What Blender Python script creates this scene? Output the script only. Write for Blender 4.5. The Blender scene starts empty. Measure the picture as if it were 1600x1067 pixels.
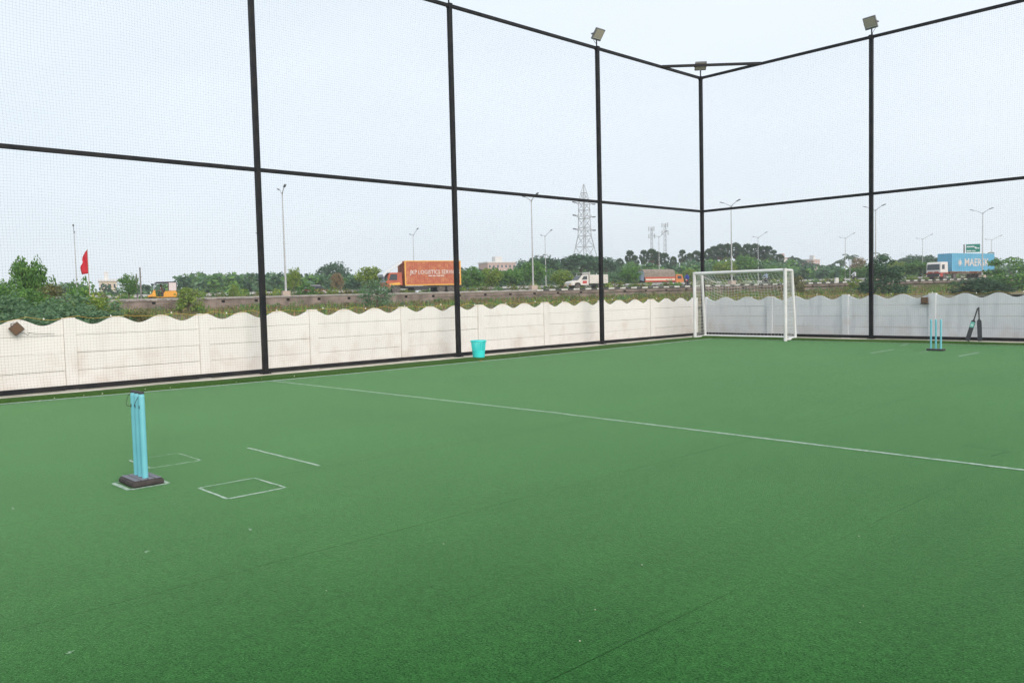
import bpy, math, random
import numpy as np
from mathutils import Vector, Matrix, noise as mnoise
random.seed(7); rng = np.random.default_rng(7)
sc = bpy.context.scene
col = sc.collection
rad = math.radians

# ------------------------------------------------------------------ camera
F_PX, YAW, PITCH, ROLL = 1293.2, -0.81097, 0.055149, -0.023385
CAM = Vector((15.586, -23.612, 1.5))
fw = Vector((math.sin(YAW)*math.cos(PITCH), math.cos(YAW)*math.cos(PITCH), -math.sin(PITCH)))
r0 = Vector((math.cos(YAW), -math.sin(YAW), 0)); u0 = r0.cross(fw)
rt = r0*math.cos(ROLL)+u0*math.sin(ROLL); up = u0*math.cos(ROLL)-r0*math.sin(ROLL)
cam = bpy.data.objects.new('camera', bpy.data.cameras.new('camera')); col.objects.link(cam)
M3 = Matrix((rt, up, -fw)).transposed()
cam.matrix_world = Matrix.Translation(CAM) @ M3.to_4x4()
cam.data.sensor_width = 36.0; cam.data.lens = 36.0*F_PX/1600.0
cam.data.clip_start = 0.05; cam.data.clip_end = 6000
sc.camera = cam

# ------------------------------------------------------------------ sky, sun, exposure
SUN_EL, SUN_AZ = rad(26), rad(104)          # azimuth measured from +Y towards +X
world = bpy.data.worlds.new('World'); sc.world = world; world.use_nodes = True
wn, wl = world.node_tree.nodes, world.node_tree.links
bg = wn['Background']; bg.inputs['Strength'].default_value = 0.1
sky = wn.new('ShaderNodeTexSky'); sky.sky_type = 'NISHITA'; sky.sun_disc = False
sky.sun_elevation = SUN_EL; sky.sun_rotation = SUN_AZ; sky.dust_density = 3.0; sky.air_density = 1.0
cloud = wn.new('ShaderNodeTexNoise'); cloud.inputs['Scale'].default_value = 1.6; cloud.inputs['Detail'].default_value = 5
cmap = wn.new('ShaderNodeMapping'); cmap.inputs['Scale'].default_value = (1, 1, 3.5)
tc = wn.new('ShaderNodeTexCoord'); wl.new(tc.outputs['Generated'], cmap.inputs['Vector']); wl.new(cmap.outputs['Vector'], cloud.inputs['Vector'])
cr = wn.new('ShaderNodeValToRGB'); cr.color_ramp.elements[0].position = .3; cr.color_ramp.elements[1].position = .72
cr.color_ramp.elements[0].color = (8.6, 9.5, 10.4, 1); cr.color_ramp.elements[1].color = (9.9, 10.6, 11.3, 1)
wl.new(cloud.outputs['Fac'], cr.inputs['Fac'])
mix = wn.new('ShaderNodeMixRGB'); mix.inputs['Fac'].default_value = 0.86
wl.new(sky.outputs['Color'], mix.inputs['Color1']); wl.new(cr.outputs['Color'], mix.inputs['Color2'])
wl.new(mix.outputs['Color'], bg.inputs['Color'])
sun = bpy.data.objects.new('sun', bpy.data.lights.new('sun', 'SUN')); col.objects.link(sun)
sun.data.energy = 2.2; sun.data.angle = rad(40); sun.data.color = (1.0, 0.91, 0.83)
sd = Vector((math.sin(SUN_AZ)*math.cos(SUN_EL), math.cos(SUN_AZ)*math.cos(SUN_EL), math.sin(SUN_EL)))
sun.rotation_euler = sd.to_track_quat('Z', 'Y').to_euler()
sc.view_settings.view_transform = 'Standard'; sc.view_settings.look = 'None'
sc.view_settings.exposure = 0.12; sc.view_settings.gamma = 1.0
sc.cycles.max_bounces = 6; sc.cycles.transparent_max_bounces = 8; sc.cycles.volume_bounces = 1
sc.cycles.use_denoising = True

# ------------------------------------------------------------------ pixel -> place helpers
fh = Vector((math.sin(YAW), math.cos(YAW), 0)); rh = r0.copy()
RA = .898*rh+.44*fh            # along the highway (to the right, away)
RN = -.44*rh+.898*fh           # across the highway, away from the camera
def ray(px, py): return fw + rt*((px-800)/F_PX) - up*((py-533.5)/F_PX)
def ground_at(px, py, z=0.0):
    d = ray(px, py); return CAM + d*((z-CAM.z)/d.z)
def on_road(px, py, o):        # where the sight line through a pixel crosses the line parallel to the highway at offset o
    d = ray(px, py); return CAM + d*(o/d.dot(RN))
def along(px, o):
    k = (px-800)/F_PX; return o*(.44+.898*k)/(.898-.44*k)
def RP(s, o, z=0.0):
    p = CAM + RA*s + RN*o; return Vector((p.x, p.y, z))
def zroad(s): return 1.82+.0048*max(-60, min(s, 160))
def s_of(p): return (Vector(p)-CAM).dot(RA)
HEAD_L = math.atan2(-RA.y, -RA.x); HEAD_R = math.atan2(RA.y, RA.x)

# ------------------------------------------------------------------ materials
MATS = {}
def mat(name, c, rough=.7, c2=None, scale=8, contrast=(.35, .65), bump=0, bscale=None, metal=0, spec=.5, island=None, obj_coords=True, sheen=0, detail=6):
    if name in MATS: return MATS[name]
    m = bpy.data.materials.new(name); m.use_nodes = True; MATS[name] = m
    n, l = m.node_tree.nodes, m.node_tree.links; b = n['Principled BSDF']
    b.inputs['Base Color'].default_value = (*c, 1); b.inputs['Roughness'].default_value = rough
    b.inputs['Metallic'].default_value = metal; b.inputs['Specular IOR Level'].default_value = spec
    if sheen: b.inputs['Sheen Weight'].default_value = sheen
    t = n.new('ShaderNodeTexCoord')
    if c2:
        z = n.new('ShaderNodeTexNoise'); z.inputs['Scale'].default_value = scale; z.inputs['Detail'].default_value = detail
        l.new(t.outputs['Object'], z.inputs['Vector'])
        r = n.new('ShaderNodeValToRGB'); r.color_ramp.elements[0].position, r.color_ramp.elements[1].position = contrast
        r.color_ramp.elements[0].color = (*c, 1); r.color_ramp.elements[1].color = (*c2, 1)
        l.new(z.outputs['Fac'], r.inputs['Fac']); l.new(r.outputs['Color'], b.inputs['Base Color'])
    if bump:
        z2 = n.new('ShaderNodeTexNoise'); z2.inputs['Scale'].default_value = bscale or scale*4; z2.inputs['Detail'].default_value = 4
        l.new(t.outputs['Object'], z2.inputs['Vector'])
        bp = n.new('ShaderNodeBump'); bp.inputs['Strength'].default_value = bump; bp.inputs['Distance'].default_value = .02
        l.new(z2.outputs['Fac'], bp.inputs['Height']); l.new(bp.outputs['Normal'], b.inputs['Normal'])
    return m
def leaf_mat(name, cols, rough=.65):
    m = bpy.data.materials.new(name); m.use_nodes = True; MATS[name] = m
    n, l = m.node_tree.nodes, m.node_tree.links; b = n['Principled BSDF']
    g = n.new('ShaderNodeNewGeometry'); r = n.new('ShaderNodeValToRGB')
    els = r.color_ramp.elements
    while len(els) < len(cols): els.new(.5)
    for i, c in enumerate(cols): els[i].position = i/(len(cols)-1); els[i].color = (*c, 1)
    l.new(g.outputs['Random Per Island'], r.inputs['Fac']); l.new(r.outputs['Color'], b.inputs['Base Color'])
    b.inputs['Roughness'].default_value = rough; b.inputs['Specular IOR Level'].default_value = .3
    tr = n.new('ShaderNodeBsdfTranslucent'); l.new(r.outputs['Color'], tr.inputs['Color'])
    mx = n.new('ShaderNodeMixShader'); mx.inputs['Fac'].default_value = .3
    out = n['Material Output']; l.new(b.outputs[0], mx.inputs[1]); l.new(tr.outputs[0], mx.inputs[2]); l.new(mx.outputs[0], out.inputs['Surface'])
    return m

# ------------------------------------------------------------------ mesh helpers
class MB:
    def __init__(s): s.v = []; s.f = []; s.m = []
    def add(s, vs, fs, mi=0):
        o = len(s.v); s.v += [tuple(v) for v in vs]; s.f += [tuple(i+o for i in f) for f in fs]; s.m += [mi]*len(fs); return s
    def box(s, x0, x1, y0, y1, z0, z1, mi=0):
        return s.add([(x0,y0,z0),(x1,y0,z0),(x1,y1,z0),(x0,y1,z0),(x0,y0,z1),(x1,y0,z1),(x1,y1,z1),(x0,y1,z1)],
                     [(0,3,2,1),(4,5,6,7),(0,1,5,4),(1,2,6,5),(2,3,7,6),(3,0,4,7)], mi)
    def obox(s, c, ax, ay, az, mi=0):
        c, ax, ay, az = map(Vector, (c, ax, ay, az))
        vs = [c+ax*i+ay*j+az*k for k in (-1,1) for i, j in ((-1,-1),(1,-1),(1,1),(-1,1))]
        return s.add(vs, [(0,3,2,1),(4,5,6,7),(0,1,5,4),(1,2,6,5),(2,3,7,6),(3,0,4,7)], mi)
    def bar(s, a, b, w, h=None, mi=0, upv=(0,0,1)):
        a, b = Vector(a), Vector(b); d = (b-a); L = d.length; d.normalize()
        u = Vector(upv)
        if abs(d.dot(u)) > .97: u = Vector((1,0,0))
        sd_ = d.cross(u).normalized(); u2 = sd_.cross(d)
        return s.obox((a+b)/2, d*(L/2), sd_*(w/2), u2*((h or w)/2), mi)
    def tube(s, pts, r, n=6, mi=0, caps=True):
        pts = [Vector(p) for p in pts]; rs = r if isinstance(r, (list, tuple)) else [r]*len(pts)
        rings = []; pu = None
        for i, p in enumerate(pts):
            d = (pts[min(i+1, len(pts)-1)]-pts[max(i-1, 0)])
            d = d.normalized() if d.length > 1e-9 else Vector((0,0,1))
            if pu is None: pu = d.orthogonal().normalized()
            a = (pu-d*pu.dot(d)); a = a.normalized() if a.length > 1e-6 else d.orthogonal().normalized()
            pu = a; b = d.cross(a)
            rings.append([p+(a*math.cos(2*math.pi*k/n)+b*math.sin(2*math.pi*k/n))*rs[i] for k in range(n)])
        fs = []
        for i in range(len(pts)-1):
            for k in range(n): fs.append((i*n+k, i*n+(k+1)%n, (i+1)*n+(k+1)%n, (i+1)*n+k))
        if caps: fs.append(tuple(range(n-1,-1,-1))); fs.append(tuple((len(pts)-1)*n+k for k in range(n)))
        return s.add([v for r_ in rings for v in r_], fs, mi)
    def lathe(s, prof, n=20, c=(0,0,0), axis='z', mi=0, caps=True):
        vs = []
        for r, h in prof:
            for k in range(n):
                a = 2*math.pi*k/n; x, y = r*math.cos(a), r*math.sin(a)
                vs.append({'z': (c[0]+x, c[1]+y, c[2]+h), 'y': (c[0]+x, c[1]+h, c[2]+y), 'x': (c[0]+h, c[1]+x, c[2]+y)}[axis])
        fs = [(i*n+k, i*n+(k+1)%n, (i+1)*n+(k+1)%n, (i+1)*n+k) for i in range(len(prof)-1) for k in range(n)]
        if caps: fs += [tuple(range(n)), tuple((len(prof)-1)*n+k for k in range(n))]
        return s.add(vs, fs, mi)
    def prism(s, prof, y0, y1, mi=0):      # profile in x-z, extruded along y
        n = len(prof)
        vs = [(x, y0, z) for x, z in prof]+[(x, y1, z) for x, z in prof]
        return s.add(vs, [tuple(range(n)), tuple(range(2*n-1, n-1, -1))]+[(i, i+n, (i+1)%n+n, (i+1)%n) for i in range(n)], mi)
    def data(s, name, mats):
        me = bpy.data.meshes.new(name); me.from_pydata(s.v, [], s.f)
        for m in (mats if isinstance(mats, (list, tuple)) else [mats]): me.materials.append(m)
        if any(s.m): me.polygons.foreach_set('material_index', s.m)
        import bmesh
        bm = bmesh.new(); bm.from_mesh(me); bmesh.ops.recalc_face_normals(bm, faces=bm.faces); bm.to_mesh(me); bm.free()
        return me
    def build(s, name, mats, parent=None, smooth=False, bevel=0, loc=None):
        me = s.data(name, mats)
        if smooth:
            me.polygons.foreach_set('use_smooth', [True]*len(me.polygons))
            me.set_sharp_from_angle(angle=rad(40))
        return link(name, me, parent, bevel, loc)
def link(name, me, parent=None, bevel=0, loc=None):
    o = bpy.data.objects.new(name, me); col.objects.link(o)
    if parent is not None: o.parent = parent
    if loc is not None: o.location = loc
    if bevel:
        b = o.modifiers.new('bevel', 'BEVEL'); b.width = bevel; b.segments = 2; b.limit_method = 'ANGLE'
    return o
def tag(o, label=None, cat=None, group=None, kind=None):
    if label: o['label'] = label
    if cat: o['category'] = cat
    if group: o['group'] = group
    if kind: o['kind'] = kind
    return o
def thing(name, label, cat, loc=(0,0,0), rz=0, group=None):
    o = bpy.data.objects.new(name, None); col.objects.link(o); o.location = loc; o.rotation_euler = (0,0,rz)
    o.empty_display_size = .2
    return tag(o, label, cat, group)
def copy_tree(o, parent=None):
    c = o.copy(); col.objects.link(c); c.parent = parent
    for ch in o.children: copy_tree(ch, c)
    return c
def big_mesh(name, V, Fq, mats, mi=None, smooth=False):   # numpy arrays; quads or tris
    me = bpy.data.meshes.new(name); nv, nf, k = len(V), len(Fq), Fq.shape[1]
    me.vertices.add(nv); me.vertices.foreach_set('co', V.astype(np.float32).ravel())
    me.loops.add(nf*k); me.loops.foreach_set('vertex_index', Fq.astype(np.int32).ravel())
    me.polygons.add(nf); me.polygons.foreach_set('loop_start', np.arange(0, nf*k, k, dtype=np.int32))
    me.polygons.foreach_set('loop_total', np.full(nf, k, dtype=np.int32))
    for m in (mats if isinstance(mats, (list, tuple)) else [mats]): me.materials.append(m)
    if mi is not None: me.polygons.foreach_set('material_index', mi.astype(np.int32))
    me.update(calc_edges=True); me.validate()
    return me
def text_verts(s, size, depth=.012):
    cu = bpy.data.curves.new('lettering', 'FONT'); cu.body = s; cu.size = size; cu.extrude = depth; cu.align_x = 'CENTER'; cu.align_y = 'CENTER'
    cu.resolution_u = 2; cu.offset = size*.012
    o = bpy.data.objects.new('lettering', cu); col.objects.link(o)
    dg = bpy.context.evaluated_depsgraph_get(); me = o.evaluated_get(dg).to_mesh()
    vs = [tuple(v.co) for v in me.vertices]; fs = [tuple(p.vertices) for p in me.polygons]
    o.evaluated_get(dg).to_mesh_clear(); bpy.data.objects.remove(o); bpy.data.curves.remove(cu)
    return vs, fs

# ================================================================== SETTING
# ---- ground
m_ground = mat('dry_soil', (.17,.14,.085), .95, (.10,.115,.045), scale=.25, bump=.5, bscale=3)
g = MB(); g.add([(-640,-640,-.06),(640,-640,-.06),(640,640,-.06),(-640,640,-.06)], [(0,1,2,3)])
tag(g.build('ground', m_ground), kind='structure')

# ---- artificial turf
def turf_mat(name, base, dark, light, sheen=.35, extra=True):
    m = bpy.data.materials.new(name); m.use_nodes = True
    n, l = m.node_tree.nodes, m.node_tree.links; b = n['Principled BSDF']
    g_ = n.new('ShaderNodeNewGeometry')
    def nz(scale, det, vec=None):
        z = n.new('ShaderNodeTexNoise'); z.inputs['Scale'].default_value = scale; z.inputs['Detail'].default_value = det
        z.inputs['Roughness'].default_value = .65
        l.new(vec or g_.outputs['Position'], z.inputs['Vector']); return z
    def ramp(src, p0, c0, p1, c1):
        r = n.new('ShaderNodeValToRGB'); e = r.color_ramp.elements
        e[0].position, e[1].position = p0, p1; e[0].color, e[1].color = (*c0, 1), (*c1, 1); l.new(src, r.inputs['Fac']); return r
    fine = nz(95, 3); mid = nz(22, 5); big = nz(.55, 4)
    st = n.new('ShaderNodeMapping'); st.inputs['Scale'].default_value = (2.6, .22, 1); l.new(g_.outputs['Position'], st.inputs['Vector'])
    streak = nz(1.3, 4, st.outputs['Vector'])
    r1 = ramp(fine.outputs['Fac'], .33, dark, .68, light)
    r2 = ramp(mid.outputs['Fac'], .3, (.72,.72,.72), .7, (1.25,1.25,1.2))
    r3 = ramp(big.outputs['Fac'], .3, (.84,.88,.86), .7, (1.13,1.1,1.05))
    r4 = ramp(streak.outputs['Fac'], .3, (.9,.92,.93), .7, (1.09,1.07,1.04))
    def mul(a, c):
        x = n.new('ShaderNodeMixRGB'); x.blend_type = 'MULTIPLY'; x.inputs['Fac'].default_value = 1; l.new(a, x.inputs['Color1']); l.new(c, x.inputs['Color2']); return x.outputs['Color']
    c = mul(mul(mul(r1.outputs['Color'], r2.outputs['Color']), r3.outputs['Color']), r4.outputs['Color'])
    if extra:      # straw-coloured thatch fibres between the blades
        sp = nz(150, 2); rs = ramp(sp.outputs['Fac'], .70, (0,0,0), .76, (1,1,1))
        x = n.new('ShaderNodeMixRGB'); l.new(rs.outputs['Color'], x.inputs['Fac']); l.new(c, x.inputs['Color1']); x.inputs['Color2'].default_value = (.12,.15,.04,1); c = x.outputs['Color']
    l.new(c, b.inputs['Base Color']); b.inputs['Roughness'].default_value = .62; b.inputs['Specular IOR Level'].default_value = .02
    b.inputs['Sheen Weight'].default_value = sheen; b.inputs['Sheen Roughness'].default_value = .11; b.inputs['Sheen Tint'].default_value = (.56, 1, .52, 1)
    bp = n.new('ShaderNodeBump'); bp.inputs['Strength'].default_value = .38; bp.inputs['Distance'].default_value = .02
    l.new(fine.outputs['Fac'], bp.inputs['Height']); l.new(bp.outputs['Normal'], b.inputs['Normal'])
    return m
m_turf = turf_mat('turf_green', None, (.011,.060,.013), (.047,.170,.047), sheen=.78)
m_turf_edge = turf_mat('turf_edge_green', None, (.02,.055,.012), (.07,.14,.03), sheen=.05, extra=False)
m_under = mat('turf_backing', (.010,.035,.014), .95)
m_line = mat('line_paint', (.56,.64,.57), .9, (.16,.32,.19), scale=30, contrast=(.36,.68), bump=.4, bscale=120)
m_line2 = mat('line_paint_worn', (.45,.55,.46), .9, (.14,.27,.15), scale=18, contrast=(.35,.62), bump=.4, bscale=120)
u = MB(); u.add([(.25,-44,-.022),(30,-44,-.022),(30,-.25,-.022),(.25,-.25,-.022)], [(0,1,2,3)])
turf = tag(u.build('turf', m_under), kind='structure')
seams = [1.0]+[2.58+2.16*i for i in range(13)]
for i in range(len(seams)-1):
    gap = lambda x: {9.06: .0024, 11.22: .0026, 13.38: .0013}.get(round(x, 2), .0006)
    b = MB(); a0, a1 = seams[i]+gap(seams[i]), seams[i+1]-gap(seams[i+1])
    if i == 0: a0 = .9
    ys = np.linspace(-44, -.85, 60); vs = []
    for k, y in enumerate(ys):
        w0 = .0005*math.sin(y*1.7+i)+.0003*math.sin(y*4.1+2*i); w1 = -.0005*math.sin(y*1.7+i+1)-.0003*math.sin(y*4.1+2*i+2)
        vs += [(a0+w0, y, 0), (a1+w1, y, 0)]
    b.add(vs, [(2*k, 2*k+1, 2*k+3, 2*k+2) for k in range(59)])
    b.build('turf_roll', m_turf, turf)
# turf margin outside the lines, bulging a little, and the concrete strip under the fence
edgeL = [(-44,.8),(-20.57,.79),(-19.7,.87),(-18.7,.99),(-17.66,1.06),(-16.4,1.13),(-14.4,1.22),(-12.6,1.2),(-10,1.22),(-7.6,1.17),(-5,1.14),(-2.4,1.0),(-1.0,1.0)]
edgeR = [(.95,-.99),(4.1,-.98),(5.6,-.94),(6.5,-.93),(9.1,-.89),(9.7,-.86),(20,-.86),(30,-.86)]
def interp(tab, t): return float(np.interp(t, [a for a, _ in tab], [b for _, b in tab]))
def margin(name, fn, t0, t1, n, swap):
    b = MB(); vs = []; prof = [(0,.001),(.03,.03),(.12,.055),(.35,.062),(.7,.05),(.93,.03),(1,-.02)]
    for i in range(n+1):
        t = t0+(t1-t0)*i/n; e = fn(t)
        for q, z in prof:
            w = e+( (.2 if not swap else -.2)-e)*q; zz = z*(1+.35*mnoise.noise(Vector((t*.7, q*2, 3.1))))
            vs.append((w, t, zz) if not swap else (t, w, zz))
    k = len(prof)
    b.add(vs, [(i*k+j, i*k+j+1, (i+1)*k+j+1, (i+1)*k+j) for i in range(n) for j in range(k-1)])
    return b.build(name, m_turf_edge, turf, smooth=True)
margin('turf_margin', lambda t: interp(edgeL, t), -44, -.2, 160, False)
margin('turf_margin', lambda t: interp(edgeR, t), .2, 30, 110, True)
m_plinth = mat('concrete_plinth', (.76,.70,.60), .9, (.58,.52,.43), scale=3, bump=.3, bscale=40)
p = MB(); p.box(-.16,.24,-44,.16,-.06,.035)
tag(p.build('fence_plinth', m_plinth, bevel=.01), kind='structure')
p = MB(); p.box(.24,30,-.24,.16,-.06,.035); tag(p.build('fence_plinth', m_plinth, bevel=.01), kind='structure')

# painted lines
def ribbon(name, pts, w, m, z=.005, wob=.004):
    b = MB(); vs = []; P = [Vector((x, y, 0)) for x, y in pts]; Q = []
    for i in range(len(P)-1):
        n = max(2, int((P[i+1]-P[i]).length/.12))
        Q += [P[i].lerp(P[i+1], k/n) for k in range(n)]
    Q.append(P[-1])
    for i, q in enumerate(Q):
        d = (Q[min(i+1, len(Q)-1)]-Q[max(i-1,0)]).normalized(); nn = Vector((-d.y, d.x, 0))
        j = wob*random.uniform(-1,1); k = w/2*(1+random.uniform(-.18,.18))
        vs += [q+nn*(k+j)+Vector((0,0,z)), q-nn*(k-j)+Vector((0,0,z))]
    b.add(vs, [(2*i, 2*i+1, 2*i+3, 2*i+2) for i in range(len(Q)-1)])
    return b.build(name, m, turf)
ribbon('halfway_line', [(1.16,-16.2),(4,-16.12),(8.27,-16.03),(13.63,-16.1),(24,-16.25)], .045, m_line)
ribbon('touch_line', [(x+.045, y) for y, x in edgeL], .11, m_line, z=.008)
ribbon('goal_line', [(x, y-.04) for x, y in edgeR], .09, m_line2, z=.008)
def rect(name, x0, x1, y0, y1, w, m, skip=()):
    for k, seg in enumerate((((x0,y0),(x1,y0)),((x1,y0+w*.6),(x1,y1-w*.6)),((x1,y1),(x0,y1)),((x0,y1-w*.6),(x0,y0+w*.6)))):
        if k not in skip: ribbon(name, seg, w*(1.25 if k in (0, 1) else .8), m)
rect('stump_box_line', 8.245, 8.625, -21.315, -20.995, .03, m_line)
rect('crease_box_line', 9.0, 9.54, -20.90, -20.415, .022, m_line)
rect('crease_box_line', 7.29, 7.85, -20.86, -20.39, .018, m_line2)
ribbon('crease_line', [(7.58,-19.785),(8.98,-19.775)], .026, m_line)
ribbon('crease_line', [(7.57,-4.74),(7.54,-3.33)], .045, m_line)
ribbon('crease_line', [(9.44,-4.79),(9.457,-3.5)], .045, m_line)
ribbon('crease_line', [(7.54,-3.40),(9.45,-3.45)], .02, m_line2)
ribbon('crease_line', [(7.57,-4.74),(9.44,-4.80)], .012, m_line2)
ribbon('crease_line', [(7.2,-2.1),(7.06,-1.2)], .05, m_line2)
ribbon('crease_line', [(8.43,-4.2),(8.41,-3.6)], .04, m_line2)
for px, py, sz in ((868,645,.16),(392,828,.022),(228,863,.015),(110,1020,.012),(272,788,.018),(20,795,.05)):     # chalk scuffs
    q = ground_at(px, py); ribbon('chalk_scuff', [(q.x-sz, q.y+.01), (q.x, q.y), (q.x+sz, q.y-.012)], .05 if sz > .1 else .012, m_line2, z=.006, wob=.012)
for seg in (((1505,697),(1578,706)),((1549,713),(1578,706)),((1505,697),(1524,695)),((932,603),(985,604))):     # cuts in the turf
    a, b_ = ground_at(*seg[0]), ground_at(*seg[1]); ribbon('turf_cut', [(a.x,a.y),(b_.x,b_.y)], .007, m_under, z=.004, wob=.002)

# ---- highway: embankment, retaining wall, road
S0, S1 = -160, 330
m_bank = mat('bank_soil', (.19,.15,.09), .95, (.11,.12,.045), scale=.5, bump=.6, bscale=4)
m_asph = mat('asphalt', (.07,.07,.07), .9, (.10,.098,.095), scale=2, bump=.2, bscale=60)
def strip(name, prof, m, s0=S0, s1=S1, n=50, zrel=True, parent=None):
    b = MB(); k = len(prof)
    vs = []
    for i in range(n+1):
        s_ = s0+(s1-s0)*i/n
        for o, z in prof: vs.append(RP(s_, o, z+(zroad(s_) if zrel else 0)))
    b.add(vs, [(i*k+j, i*k+j+1, (i+1)*k+j+1, (i+1)*k+j) for i in range(n) for j in range(k-1)])
    return b.build(name, m, parent)
tag(strip('embankment', [(58,-1.95),(66,-1.75),(74,-1.45),(80,-1.2),(83.45,-1.0),(83.5,-.12),(84.4,-.03),(420,-.03)], m_bank), kind='structure')
# vertical drop to the lower ground far left and right is beyond the frame
tag(strip('road', [(84.4,0),(95.6,0)], m_asph), kind='structure')
tag(strip('road', [(104,0),(124,0)], m_asph), kind='structure')
# retaining wall with weep holes: a course below, a course above and piers between the holes
m_ret = mat('stained_concrete', (.30,.235,.20), .95, (.15,.12,.10), scale=.9, bump=.5, bscale=9)
m_dark = mat('dark_recess', (.02,.018,.016), .95)
rw = thing('retaining_wall', 'long stained concrete retaining wall below the highway with square weep holes', 'wall', RP(40, 83.5, .5))
inv = rw.location
b1, b2, b3, b4 = MB(), MB(), MB(), MB()
def rbox(b, s0, s1, o0, o1, z0, z1, mi=0):
    za, zb = zroad(s0), zroad(s1)
    vs = [RP(s0,o0,za+z0)-inv, RP(s1,o0,zb+z0)-inv, RP(s1,o1,zb+z0)-inv, RP(s0,o1,za+z0)-inv,
          RP(s0,o0,za+z1)-inv, RP(s1,o0,zb+z1)-inv, RP(s1,o1,zb+z1)-inv, RP(s0,o1,za+z1)-inv]
    b.add(vs, [(0,3,2,1),(4,5,6,7),(0,1,5,4),(1,2,6,5),(2,3,7,6),(3,0,4,7)], mi)
sp = 3.05; hs = np.arange(-60, 170, sp)
rbox(b1, S0, S1, 83.1, 83.48, -1.6, -.42); 
for h in hs:
    rbox(b2, h+.16, h+sp-.16, 83.1, 83.48, -.42, -.16)
    rbox(b4, h-.16, h+.16, 83.35, 83.49, -.42, -.16)
rbox(b3, S0, S1, 83.1, 83.48, -.16, -.06)
b1.build('lower_course', m_ret, rw); b2.build('pier', m_ret, rw); b3.build('upper_course', m_ret, rw); b4.build('weep_hole_back', m_dark, rw)
# kerbs: plain on the left, painted black and white further right
m_kerb = mat('kerb_concrete', (.42,.39,.36), .9, (.30,.28,.26), scale=2)
m_kw = mat('kerb_white', (.68,.67,.63), .85, (.45,.43,.4), scale=3); m_kb = mat('kerb_black', (.05,.05,.05), .85)
inv = Vector((0,0,0))
kb = MB(); rbox(kb, S0, 44, 83.05, 83.6, -.06, .09); i = 0
s_ = 44.0
while s_ < 170: rbox(kb, s_, s_+.8, 83.05, 83.6, -.06, .11, 1+i%2); s_ += .8; i += 1
tag(kb.build('road_kerb', [m_kerb, m_kw, m_kb]), kind='structure')
kb = MB(); s_ = -60.0; i = 0
while s_ < 170: rbox(kb, s_, s_+1.0, 95.7, 96.1, -.02, .2, i%2); s_ += 1.0; i += 1
tag(kb.build('median_kerb', [m_kw, m_kb]), kind='structure')
# guard rail in the median
m_galv = mat('galvanised', (.55,.56,.56), .5, (.42,.42,.42), scale=3, metal=.3)
gr = thing('guard_rail', 'pale galvanised guard rail on short posts along the far carriageway', 'guard rail', RP(0,103,zroad(0)))
inv = gr.location
for s_ in np.arange(-60, 172, 4.0):
    b = MB(); rbox(b, s_, s_+.14, 103.05, 103.2, -.05, .78); b.build('rail_post', m_galv, gr)
b = MB()
for z0, z1, o0 in ((.48,.60,102.92),(.60,.66,102.98),(.66,.78,102.92)): rbox(b, -60, 172, o0, 103.04, z0, z1)
b.build('rail_beam', m_galv, gr)
inv = Vector((0,0,0))

# ================================================================== PRECAST WALL
def wall_mat(name, a, b_, stain, amt):
    m = mat(name, a, .9, b_, scale=1.3, contrast=(.3,.75), bump=.25, bscale=25)
    n, l = m.node_tree.nodes, m.node_tree.links; bs = n['Principled BSDF']; src = bs.inputs['Base Color'].links[0].from_socket
    g_ = n.new('ShaderNodeNewGeometry'); sx = n.new('ShaderNodeSeparateXYZ'); l.new(g_.outputs['Position'], sx.inputs[0])
    mp = n.new('ShaderNodeMapping'); mp.inputs['Scale'].default_value = (1.7,1.7,.35); l.new(g_.outputs['Position'], mp.inputs['Vector'])
    z = n.new('ShaderNodeTexNoise'); z.inputs['Scale'].default_value = 1.8; z.inputs['Detail'].default_value = 7; z.inputs['Roughness'].default_value = .6; l.new(mp.outputs['Vector'], z.inputs['Vector'])
    r = n.new('ShaderNodeValToRGB'); r.color_ramp.elements[0].position, r.color_ramp.elements[1].position = .5, .78
    r.color_ramp.elements[1].color = (amt,amt,amt,1); l.new(z.outputs['Fac'], r.inputs['Fac'])
    x = n.new('ShaderNodeMixRGB'); l.new(r.outputs['Color'], x.inputs['Fac']); l.new(src, x.inputs['Color1']); x.inputs['Color2'].default_value = (*stain,1)
    # rusty splash marks, denser near the bottom where mud splashes
    z2 = n.new('ShaderNodeTexNoise'); z2.inputs['Scale'].default_value = 2.6; z2.inputs['Detail'].default_value = 8; l.new(g_.outputs['Position'], z2.inputs['Vector'])
    mr = n.new('ShaderNodeMapRange'); mr.inputs[1].default_value = .9; mr.inputs[2].default_value = 0; mr.inputs[3].default_value = 0; mr.inputs[4].default_value = .22; l.new(sx.outputs['Z'], mr.inputs[0])
    ad = n.new('ShaderNodeMath'); ad.operation = 'ADD'; l.new(z2.outputs['Fac'], ad.inputs[0]); l.new(mr.outputs[0], ad.inputs[1])
    r2 = n.new('ShaderNodeValToRGB'); r2.color_ramp.elements[0].position, r2.color_ramp.elements[1].position = .62, .95; r2.color_ramp.elements[1].color = (.38,.38,.38,1); l.new(ad.outputs[0], r2.inputs['Fac'])
    y = n.new('ShaderNodeMixRGB'); l.new(r2.outputs['Color'], y.inputs['Fac']); l.new(x.outputs['Color'], y.inputs['Color1']); y.inputs['Color2'].default_value = (.52,.38,.28,1)
    l.new(y.outputs['Color'], bs.inputs['Base Color'])
    return m
m_wallL = wall_mat('wall_paint', (.86,.83,.79), (.80,.77,.73), (.66,.61,.56), .5)
m_wallR = wall_mat('wall_paint_weathered_sky_tint', (.79,.81,.83), (.69,.71,.74), (.47,.50,.54), .75)  # skylight blue of the shaded side mixed into the paint; streaks are weathering
BAY = 2.465
def wave(t): return 1.225+.065*math.cos(2*math.pi*3*t)      # three crests a bay, crests on the columns
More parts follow.
